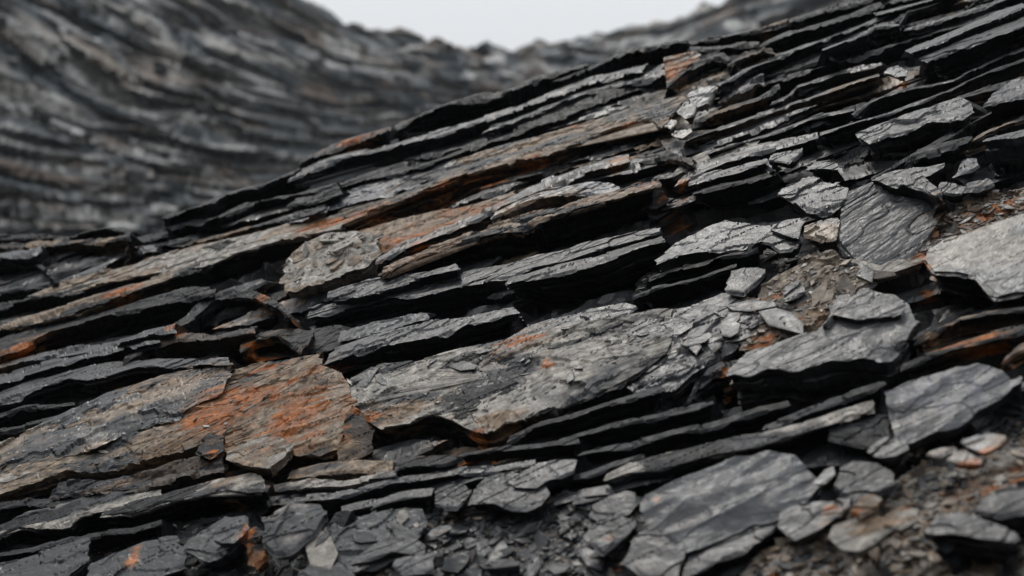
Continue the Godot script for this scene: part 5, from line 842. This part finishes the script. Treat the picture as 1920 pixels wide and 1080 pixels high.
	slab("slate_ledge", "", Vector3(-0.198, 0.964, -2.384), 0.07, [Vector2(-0.252, 0.067), Vector2(-0.187, 0.04), Vector2(-0.124, 0.018), Vector2(-0.063, 0.012), Vector2(-0.004, 0.009), Vector2(0.056, -0.014), Vector2(0.123, -0.023), Vector2(0.181, -0.046), Vector2(0.239, -0.056)], [Vector2(-0.257, 0.094), Vector2(-0.191, 0.066), Vector2(-0.127, 0.043), Vector2(-0.066, 0.037), Vector2(-0.007, 0.035), Vector2(0.054, 0.011), Vector2(0.122, 0.001), Vector2(0.18, -0.022), Vector2(0.239, -0.032)], 0.0355, 0.00172, 7, "grey", "dark")
	slab("slate_ledge", "", Vector3(-0.122, 0.97, -2.344), 0.07, [Vector2(-0.18, 0.015), Vector2(-0.121, 0.009), Vector2(-0.077, 0.004), Vector2(-0.023, -0.001), Vector2(0.024, 0.004), Vector2(0.072, 0.002), Vector2(0.128, -0.017), Vector2(0.168, -0.015)], [Vector2(-0.183, 0.039), Vector2(-0.123, 0.033), Vector2(-0.079, 0.028), Vector2(-0.025, 0.023), Vector2(0.023, 0.028), Vector2(0.071, 0.026), Vector2(0.128, 0.007), Vector2(0.168, 0.009)], 0.038, 0.00169, 7, "grey", "dark")
	slab("slate_slab", "small dark lens-shaped slab at the bottom centre", Vector3(-0.192, 0.954, -2.31), 0.035, [Vector2(-0.047, 0), Vector2(-0.024, 0.007), Vector2(0.005, 0.005), Vector2(0.065, -0.012)], [Vector2(-0.036, 0.028), Vector2(-0.007, 0.034), Vector2(0.032, 0.025), Vector2(0.068, 0.01)], 0.0415, 0.00167, 19, "grey", "slate")
	slab("slate_chip", "squarish grey stone right of the small lens-shaped slab", Vector3(-0.102, 0.965, -2.252), -0.07, [Vector2(-0.029, 0.017), Vector2(-0.011, -0.005), Vector2(0.011, -0.017), Vector2(0.029, 0.006)], [Vector2(-0.027, 0.054), Vector2(-0.003, 0.061), Vector2(0.025, 0.051), Vector2(0.033, 0.031)], 0.028, 0.00163, 29, "grey", "slate")
	slab("slate_plate", "dark grey scalloped plate at the bottom centre", Vector3(-0.003, 0.982, -2.206), -0.052, [Vector2(-0.073, 0.025), Vector2(-0.041, 0.023), Vector2(-0.028, 0.02), Vector2(0.003, -0.017), Vector2(0.025, -0.027), Vector2(0.051, -0.018), Vector2(0.06, -0.004)], [Vector2(-0.061, 0.072), Vector2(-0.04, 0.09), Vector2(-0.003, 0.088), Vector2(0.033, 0.065), Vector2(0.053, 0.024)], 0.03, 0.00159, 39, "grey", "slate")
	slab("slate_block", "dark hump-shaped stone above the scalloped plate", Vector3(0.045, 1.011, -2.227), -0.017, [Vector2(-0.049, 0.014), Vector2(-0.02, -0.008), Vector2(-0.007, -0.013), Vector2(0.016, 0.001), Vector2(0.059, 0.007)], [Vector2(-0.034, 0.048), Vector2(-0.009, 0.061), Vector2(0.028, 0.058), Vector2(0.066, 0.038)], 0.0335, 0.0016, 26, "grey", "dark")
	slab("slate_slab", "long thin slab with a bright grey edge right of bottom centre", Vector3(0.336, 1.08, -2.158), 0.07, [Vector2(-0.2, 0.014), Vector2(-0.159, 0.017), Vector2(-0.108, 0.004), Vector2(-0.065, 0.004), Vector2(-0.022, 0.001), Vector2(0.044, -0.011), Vector2(0.103, -0.01), Vector2(0.162, -0.01), Vector2(0.231, -0.007)], [Vector2(-0.195, 0.03), Vector2(-0.157, 0.047), Vector2(-0.104, 0.044), Vector2(-0.052, 0.039), Vector2(0, 0.037), Vector2(0.058, 0.025), Vector2(0.117, 0.02), Vector2(0.177, 0.021), Vector2(0.236, 0.022)], 0.037, 0.00155, 18, "dark", "slate", {"key": "bed_165_core"})  # dark core under a lit-toned top, shade put in colour
	slab("weathered_lit_crust", "", Vector3(0.335, 1.082, -2.158), 0.07, [Vector2(-0.2, 0.014), Vector2(-0.159, 0.017), Vector2(-0.108, 0.004), Vector2(-0.065, 0.004), Vector2(-0.022, 0.001), Vector2(0.044, -0.011), Vector2(0.103, -0.01), Vector2(0.162, -0.01), Vector2(0.231, -0.007)], [Vector2(-0.195, 0.03), Vector2(-0.157, 0.047), Vector2(-0.104, 0.044), Vector2(-0.052, 0.039), Vector2(0, 0.037), Vector2(0.058, 0.025), Vector2(0.117, 0.02), Vector2(0.177, 0.021), Vector2(0.236, 0.022)], 0.00551, 0.00155, 18, "pale", "grey", {"on": "bed_165_core"})
	slab("slate_ledge", "", Vector3(0.502, 1.143, -2.203), 0.087, [Vector2(-0.114, -0.013), Vector2(-0.051, -0.005), Vector2(0.002, 0.001), Vector2(0.072, 0.005), Vector2(0.091, 0.012)], [Vector2(-0.103, 0.003), Vector2(-0.047, 0.016), Vector2(0.006, 0.021), Vector2(0.068, 0.025), Vector2(0.09, 0.027)], 0.0515, 0.00158, 8, "dark", "grey")
	slab("slate_ledge", "", Vector3(0.156, 1.011, -2.184), 0.052, [Vector2(-0.093, 0.005), Vector2(-0.049, 0.007), Vector2(-0.005, -0.002), Vector2(0.047, -0.002), Vector2(0.098, -0.008)], [Vector2(-0.093, 0.028), Vector2(-0.048, 0.029), Vector2(-0.004, 0.019), Vector2(0.049, 0.02), Vector2(0.101, 0.014)], 0.0395, 0.00157, 7, "grey", "dark")
	slab("slate_ledge", "", Vector3(0.144, 1.028, -2.239), 0.07, [Vector2(-0.07, 0), Vector2(-0.025, -0.007), Vector2(0.02, 0.003), Vector2(0.074, 0.003)], [Vector2(-0.069, 0.017), Vector2(-0.024, 0.01), Vector2(0.021, 0.02), Vector2(0.075, 0.02)], 0.033, 0.00161, 5, "dark", "grey")
	slab("slate_plate", "large smooth blue-grey plate with curved ridges at the lower right", Vector3(0.296, 1.011, -1.989), -0.087, [Vector2(-0.106, 0.061), Vector2(-0.084, 0.015), Vector2(-0.057, -0.034), Vector2(-0.016, -0.024), Vector2(0.042, -0.006), Vector2(0.08, -0.011), Vector2(0.136, 0.002)], [Vector2(-0.091, 0.114), Vector2(-0.05, 0.126), Vector2(-0.015, 0.134), Vector2(0.036, 0.142), Vector2(0.093, 0.134), Vector2(0.136, 0.104), Vector2(0.153, 0.04)], 0.07, 0.00144, 82, "bluegrey", "grey", {"rough": 0.7, "wave": 0.8, "key": "B10"})
	slab("slate_block", "dark grey facetted block below the large smooth plate", Vector3(0.325, 0.989, -1.94), -0.035, [Vector2(-0.091, -0.041), Vector2(-0.044, -0.018), Vector2(0.003, -0.014), Vector2(0.057, 0.031), Vector2(0.079, 0.044)], [Vector2(-0.078, 0.025), Vector2(-0.035, 0.041), Vector2(0.015, 0.056), Vector2(0.054, 0.055), Vector2(0.076, 0.054)], 0.043, 0.00141, 33, "grey", "dark")
	slab("slate_plate", "rough grey plate right of the large smooth plate", Vector3(0.416, 1.027, -1.928), -0.07, [Vector2(-0.044, 0.019), Vector2(-0.027, -0.02), Vector2(0.013, -0.011), Vector2(0.058, 0.012)], [Vector2(-0.033, 0.054), Vector2(-0.003, 0.056), Vector2(0.027, 0.049), Vector2(0.063, 0.034)], 0.022, 0.00139, 39, "pale2", "grey")
	slab("slate_plate", "tilted dark grey plate behind the pale pebble at lower right", Vector3(0.49, 1.067, -1.95), -0.14, [Vector2(-0.034, 0.027), Vector2(-0.014, -0.016), Vector2(0.01, -0.009), Vector2(0.038, -0.002)], [Vector2(-0.014, 0.065), Vector2(0.008, 0.069), Vector2(0.035, 0.053), Vector2(0.05, 0.031)], 0.03, 0.00141, 44, "slate", "grey")
	slab("slate_chip", "pale rounded pebble at lower right", Vector3(0.483, 1.067, -1.884), -0.07, [Vector2(-0.019, 0.004), Vector2(-0.012, -0.008), Vector2(0.01, -0.003), Vector2(0.022, 0.007)], [Vector2(-0.013, 0.014), Vector2(0.001, 0.027), Vector2(0.016, 0.023), Vector2(0.022, 0.012)], 0.0105, 0.00136, 19, "white", "pale")
	slab("slate_chip", "small pale grey stone above the rough grey plate", Vector3(0.448, 1.079, -1.988), -0.087, [Vector2(-0.016, 0), Vector2(-0.003, -0.008), Vector2(0.018, 0.008)], [Vector2(-0.011, 0.01), Vector2(0.005, 0.026), Vector2(0.021, 0.029)], 0.01, 0.00143, 16, "white2", "pale")
	slab("slate_chip", "pale grey squared chip at the right, topmost of three", Vector3(0.657, 1.14, -1.938), 0, [Vector2(-0.027, 0.017), Vector2(-0.004, -0.017), Vector2(0.03, 0)], [Vector2(-0.019, 0.027), Vector2(0.015, 0.028), Vector2(0.032, 0.012)], 0.014, 0.00139, 21, "white2", "pale")
	slab("slate_chip", "pale grey chip at the right, lowest of three", Vector3(0.622, 1.121, -1.918), 0, [Vector2(-0.018, 0.016), Vector2(-0.004, -0.003), Vector2(0.022, -0.012)], [Vector2(-0.003, 0.03), Vector2(0.012, 0.027), Vector2(0.027, -0.004)], 0.014, 0.00138, 16, "white2", "pale")
	slab("slate_chip", "pale grey chip at the right, leftmost of three", Vector3(0.602, 1.126, -1.953), 0, [Vector2(-0.019, 0.005), Vector2(-0.001, -0.005), Vector2(0.02, 0)], [Vector2(-0.011, 0.015), Vector2(0.005, 0.016), Vector2(0.022, 0.009)], 0.012, 0.0014, 9, "white2", "pale")
	slab("slate_block", "grey facetted stone below the bluish block", Vector3(0.539, 1.114, -1.997), -0.035, [Vector2(-0.029, 0.014), Vector2(-0.012, -0.005), Vector2(0.01, -0.009), Vector2(0.03, 0)], [Vector2(-0.016, 0.028), Vector2(0.005, 0.045), Vector2(0.024, 0.042), Vector2(0.034, 0.019)], 0.035, 0.00144, 23, "pale2", "grey")
	slab("slate_ledge", "", Vector3(0.524, 1.111, -2.085), -0.035, [Vector2(-0.045, 0.037), Vector2(-0.012, 0.002), Vector2(0.015, -0.018), Vector2(0.041, -0.02)], [Vector2(-0.033, 0.061), Vector2(0.002, 0.061), Vector2(0.033, 0.053), Vector2(0.049, 0.037)], 0.0235, 0.0015, 29, "dark", "slate")
	slab("slate_block", "dark blurred foreground rock at the right edge, upper of two", Vector3(0.651, 1.088, -1.792), 0, [Vector2(-0.049, 0.016), Vector2(-0.023, 0), Vector2(0.011, -0.004), Vector2(0.06, -0.012)], [Vector2(-0.031, 0.044), Vector2(0.003, 0.056), Vector2(0.039, 0.058), Vector2(0.083, 0.052)], 0.1345, 0.00129, 32, "grey", "dark", {"key": "F1"})
	slab("slate_block", "dark blurred foreground rock at the right edge, lower of two", Vector3(0.583, 1.058, -1.771), 0, [Vector2(-0.052, 0.032), Vector2(-0.018, 0.017), Vector2(0.016, -0.01), Vector2(0.051, -0.038)], [Vector2(-0.022, 0.055), Vector2(0.006, 0.049), Vector2(0.032, 0.019), Vector2(0.06, -0.012)], 0.1055, 0.00128, 24, "grey", "dark")
	slab("slate_plate", "pale tan plate among the rubble at lower right", Vector3(0.46, 1.031, -1.849), -0.052, [Vector2(-0.033, 0.024), Vector2(-0.019, -0.009), Vector2(0, -0.019), Vector2(0.051, 0.005)], [Vector2(-0.022, 0.044), Vector2(0.021, 0.049), Vector2(0.05, 0.033), Vector2(0.055, 0.012)], 0.0155, 0.00134, 43, "white", "tan")
	slab("slate_chip", "pale rounded stone right of the pale tan plate", Vector3(0.519, 1.055, -1.844), -0.052, [Vector2(-0.021, 0.008), Vector2(-0.002, -0.008), Vector2(0.023, 0)], [Vector2(-0.012, 0.027), Vector2(0.01, 0.038), Vector2(0.028, 0.022)], 0.0155, 0.00133, 23, "white", "pale")
	slab("slate_plate", "pointed dark grey flake at the bottom right of centre", Vector3(0.137, 0.972, -2.029), -0.105, [Vector2(-0.038, 0.028), Vector2(-0.021, -0.006), Vector2(-0.009, -0.031), Vector2(0.019, -0.011), Vector2(0.05, 0.021)], [Vector2(-0.026, 0.035), Vector2(0, 0.044), Vector2(0.03, 0.05), Vector2(0.047, 0.037)], 0.0215, 0.00147, 36, "grey", "slate")
	slab("slate_plate", "dark square-cornered flake above the pointed flake", Vector3(0.154, 1, -2.095), -0.087, [Vector2(-0.038, 0.016), Vector2(-0.022, -0.011), Vector2(0.024, -0.009), Vector2(0.036, 0.005)], [Vector2(-0.032, 0.035), Vector2(-0.004, 0.045), Vector2(0.022, 0.047), Vector2(0.039, 0.033)], 0.018, 0.00151, 28, "grey", "dark")
	slab("slate_block", "dark mottled block left of the facetted block at the bottom", Vector3(0.193, 0.948, -1.94), -0.07, [Vector2(-0.037, 0.036), Vector2(-0.007, -0.012), Vector2(0.042, -0.022)], [Vector2(-0.012, 0.095), Vector2(0.007, 0.101), Vector2(0.035, 0.066), Vector2(0.053, 0.032)], 0.0435, 0.00141, 54, "grey", "dark")
	slab("slate_chip", "oval pale chip on the dark flakes at the bottom centre", Vector3(-0.116, 0.943, -2.175), -0.07, [Vector2(-0.019, 0.004), Vector2(-0.006, -0.008), Vector2(0.025, 0.003)], [Vector2(-0.015, 0.013), Vector2(0.003, 0.019), Vector2(0.023, 0.009)], 0.0095, 0.00157, 13, "pale2", "grey")
	slab("slate_chip", "light grey pentagon chip at the bottom centre, left of a pair", Vector3(-0.066, 0.94, -2.115), -0.07, [Vector2(-0.009, 0.005), Vector2(-0.003, -0.005), Vector2(0.012, 0)], [Vector2(-0.007, 0.017), Vector2(0.001, 0.024), Vector2(0.013, 0.015)], 0.0125, 0.00153, 13, "pale2", "grey")
	slab("slate_chip", "grey rounded chip at the bottom centre, right of a pair", Vector3(-0.043, 0.94, -2.092), -0.07, [Vector2(-0.012, 0.003), Vector2(0.001, -0.01), Vector2(0.011, 0.007)], [Vector2(-0.01, 0.028), Vector2(-0.001, 0.036), Vector2(0.009, 0.024)], 0.0155, 0.00152, 19, "grey", "slate")

# Thin broken ends of beds that look out of the gaps between the traced slabs, and go on to both sides.
func small_ledges() -> void:
	var made := 0
	while made < 255:
		var u := rng.randf_range(-1.85, 1.6)
		var v := rng.randf_range(-1.3, 1.25)
		var deep := rng.randf_range(0.022, 0.06)
		var gloss := rng.randf() < 0.35
		if made >= 160 and made < 200:
			u = rng.randf_range(0.1, 1.5)
			v = table(CREST, u) - rng.randf_range(0.1, 0.75)
			deep = rng.randf_range(0.012, 0.05)
			gloss = false
		elif made >= 200:
			u = rng.randf_range(-2.1, -1.25) if rng.randf() < 0.7 else rng.randf_range(1.3, 2.0)
			v = rng.randf_range(-0.9, 1.2)
		if v > table(CREST, u) - 0.1:
			continue
		var p := CENTRE + STRIKE * u + UPSLOPE * v - NORMAL * deep
		var far := p.distance_to(Vector3(0, 1.6, 0))
		if CLEAR.any(func(c): return Vector2(u - c.x, (v - c.y) * 1.6).length() < c.z):
			continue
		var length := far * rng.randf_range(0.05, 0.17) * (1.6 if made >= 200 else 1.0)
		var width := far * rng.randf_range(0.01, 0.022)
		var yaw := rng.randf_range(-0.12, 0.12)
		var f := PackedVector2Array()
		var g := PackedVector2Array()
		for i in 6:
			var along := (i / 5.0 - 0.5) * length
			var bulge := sqrt(sin(PI * i / 5.0) + 0.001)
			f.append(Vector2(along, along * yaw + width * (rng.randf_range(-0.15, 0.15) - 0.5 * bulge)))
			g.append(Vector2(along + rng.randf_range(-0.02, 0.02), along * yaw + width * (0.9 * bulge + 0.1)))
		var tones := ["dark", "dark", "slate", "dark", "dark"] if made < 200 else ["dark", "slate", "grey", "dark", "slate"]
		slab("slate_ledge", "", p, rng.randf_range(0.03, 0.16), f, g, far * rng.randf_range(0.004, 0.011), far * 0.00091, 8, tones[rng.randi() % 5], ["dark", "grey", "tan", "slate"][rng.randi() % 4], {"gloss": 1} if gloss else {})
		made += 1


# ---------------------------------------------------------------- loose chips lying on the beds

func chip_shape(tint := Color.WHITE) -> ArrayMesh:
	var v := PackedVector3Array([Vector3(0, 0.15, 0)])
	var n := rng.randi_range(4, 7)
	var thick := rng.randf_range(0.1, 0.26)
	var rim := PackedVector2Array()
	var turn := rng.randf() * TAU
	for k in n:
		var th := turn + TAU * (k + rng.randf_range(-0.3, 0.3)) / n
		rim.append(Vector2(cos(th), sin(th) * rng.randf_range(0.55, 0.8)) * rng.randf_range(0.7, 1.15))
	for ring in 4:
		for k in n:
			var p: Vector2 = rim[k] * [0.74, 0.95, 1.0, 0.84][ring] * rng.randf_range(0.94, 1.06)
			v.append(Vector3(p.x, [thick * 1.04, thick, thick * 0.72, -thick * 0.5][ring] + rng.randf_range(-0.03, 0.03), p.y))
	v[0].y = thick
	var index := PackedInt32Array()
	for k in n:
		var e := (k + 1) % n
		index.append_array([0, 1 + k, 1 + e])
		for ring in 3:
			var p := 1 + ring * n
			index.append_array([p + k, p + n + k, p + n + e, p + k, p + n + e, p + e])
	var colors := PackedColorArray()
	colors.resize(v.size())
	colors.fill(tint)
	return commit(v, colors, index)


func chip_place(bed: Dictionary, s: float, t: float, radius: float) -> Transform3D:
	var i := clampi(int(s * bed.n), 0, bed.n)
	var j := clampi(int(t * bed.m), 0, bed.m)
	var p: Vector3 = bed.place * bed.v[i * (bed.m + 1) + j]
	var basis: Basis = bed.place.basis.rotated(bed.place.basis.y, rng.randf() * TAU)
	basis = basis.rotated(bed.place.basis.x, rng.randf_range(-0.42, 0.38)).rotated(bed.place.basis.z, rng.randf_range(-0.35, 0.35))
	return Transform3D(basis.scaled_local(Vector3(radius * rng.randf_range(0.7, 1.6), radius * rng.randf_range(0.6, 1.3), radius * rng.randf_range(0.6, 1.0))), p + bed.place.basis.y * radius * 0.03)


func flake_place(bed: Dictionary, s: float, t: float, radius: float) -> Transform3D:
	var p: Vector3 = bed.place * bed.v[clampi(int(s * bed.n), 0, bed.n) * (bed.m + 1) + clampi(int(t * bed.m), 0, bed.m)]
	var basis: Basis = bed.place.basis.rotated(bed.place.basis.y, rng.randf() * TAU)
	basis = basis.rotated(bed.place.basis.x, rng.randf_range(-0.07, 0.05))
	return Transform3D(basis.scaled_local(Vector3(radius * rng.randf_range(0.9, 1.9), 0.009 + radius * 0.12, radius)), p + bed.place.basis.y * 0.001)


func loose_chips() -> void:
	var looks := {}
	for name in ["grey", "pale", "slate", "tan", "white", "rusty", "dark", "brown", "tan3", "pale2"]:
		var m: StandardMaterial3D = (dull if name in ["grey", "slate", "dark", "pale2"] else matte).duplicate()
		m.vertex_color_use_as_albedo = false
		m.albedo_color = (TONES[name] * 1.2).linear_to_srgb()
		looks[name] = m
	for k in 14:
		chip_shapes.append(chip_shape())
	var zones := [
		["Z3", 190, 0.008, 0.036, "grey grey slate slate grey dark", "thin %s slate flake among the flakes at the bottom centre", "flakes at the bottom centre"],
		["Z2", 170, 0.005, 0.021, "pale grey tan grey slate tan brown rusty dark pale2", "small %s pebble in the blurred rubble at the lower right corner", "pebbles in the lower right rubble"],
		["Z1", 34, 0.006, 0.022, "tan rusty grey brown pale dark", "small %s stone in the orange rubble at the right", "stones in the orange rubble"],
		["Z5", 26, 0.012, 0.034, "grey slate dark slate", "%s slate chip in the jumble behind the angular block", "chips behind the angular block"],
		["Z6", 26, 0.008, 0.03, "grey slate dark pale", "%s slate chip in the jumble right of centre", "chips right of centre"],
		["O2b", 30, 0.012, 0.032, "pale pale tan white", "%s angular stone in the crumbly patch left of centre", "stones in the crumbly patch"],
		["Z7", 24, 0.008, 0.026, "slate dark grey pale", "%s slate chip on the dark ground under the bluish block", "chips under the bluish block"],
	]
	for z in zones:
		var bed: Dictionary = beds[z[0]]
		var kinds: PackedStringArray = z[4].split(" ")
		for k in z[1]:
			var r: float = lerpf(z[2], z[3], pow(rng.randf(), 2.2))
			var kind := kinds[rng.randi() % kinds.size()]
			var o := put(chip_shapes[rng.randi() % chip_shapes.size()], looks[kind], {"Z3": "slate_flake", "Z2": "pebble"}.get(z[0], "loose_chip"), self, z[5] % WORDS[kind], "stone", z[6])
			o.transform = chip_place(bed, rng.randf_range(0.02, 0.98), rng.randf_range(0.25, 0.98), r)
	for z in [["P5", 16, "grey grey slate", "thin %s flake still lying on the broad central plate", "flakes on the central plate"], ["V2", 22, "grey grey slate", "thin %s flake on the grey flaking patch beside the boulder", "flakes beside the boulder"], ["V1", 10, "tan3 grey brown", "thin %s flake on the grainy tan patch", "flakes on the tan patch"], ["P1", 10, "tan grey pale", "thin %s flake on the broad orange-stained plate", "flakes on the orange plate"], ["B8", 8, "grey pale", "thin %s flake on the cracked plate at the bottom", "flakes on the cracked plate"]]:
		var bed: Dictionary = beds[z[0]]
		var kinds: PackedStringArray = z[2].split(" ")
		for k in z[1]:
			var r := lerpf(0.007, 0.042, pow(rng.randf(), 2.2))
			var kind := kinds[rng.randi() % kinds.size()]
			var o := put(chip_shapes[rng.randi() % chip_shapes.size()], looks[kind], "thin_flake", self, z[3] % WORDS[kind], "stone", z[4])
			o.transform = flake_place(bed, rng.randf_range(0.05, 0.95), rng.randf_range(0.08, 0.9), r)
	# grit: too small to count
	var grit := [["Z3", 1500, "slate"], ["Z2", 1800, "tan"], ["Z1", 700, "brown"], ["Z7", 500, "slate"], ["Z6", 400, "slate"], ["Z4", 300, "dark"], ["V1", 350, "tan"], ["P5", 160, "grey"], ["P1", 120, "tan"], ["V2", 160, "grey"], ["O2b", 120, "pale"]]
	for gr in grit:
		var many := MultiMesh.new()
		many.transform_format = MultiMesh.TRANSFORM_3D
		many.use_colors = true
		many.mesh = chip_shapes[grit.find(gr) % chip_shapes.size()]
		many.instance_count = gr[1]
		for k in gr[1]:
			many.set_instance_transform(k, chip_place(beds[gr[0]], rng.randf_range(0.01, 0.99), rng.randf_range(0.08, 0.99), lerpf(0.002, 0.012, pow(rng.randf(), 2.5))))
			var c: Color = TONES[gr[2]].lerp(TONES[["grey", "pale", "dark", "tan"][rng.randi() % 4]], rng.randf())
			many.set_instance_color(k, c * rng.randf_range(0.8, 1.5))
		var o := MultiMeshInstance3D.new()
		o.multimesh = many
		o.material_override = dull
		o.name = numbered("grit")
		add_child(o, true)
		o.set_meta("kind", "stuff")
		o.set_meta("label", "fine slate grit and splinters lying between the larger stones")
		o.set_meta("category", "grit")
	print("triangles ", triangles)
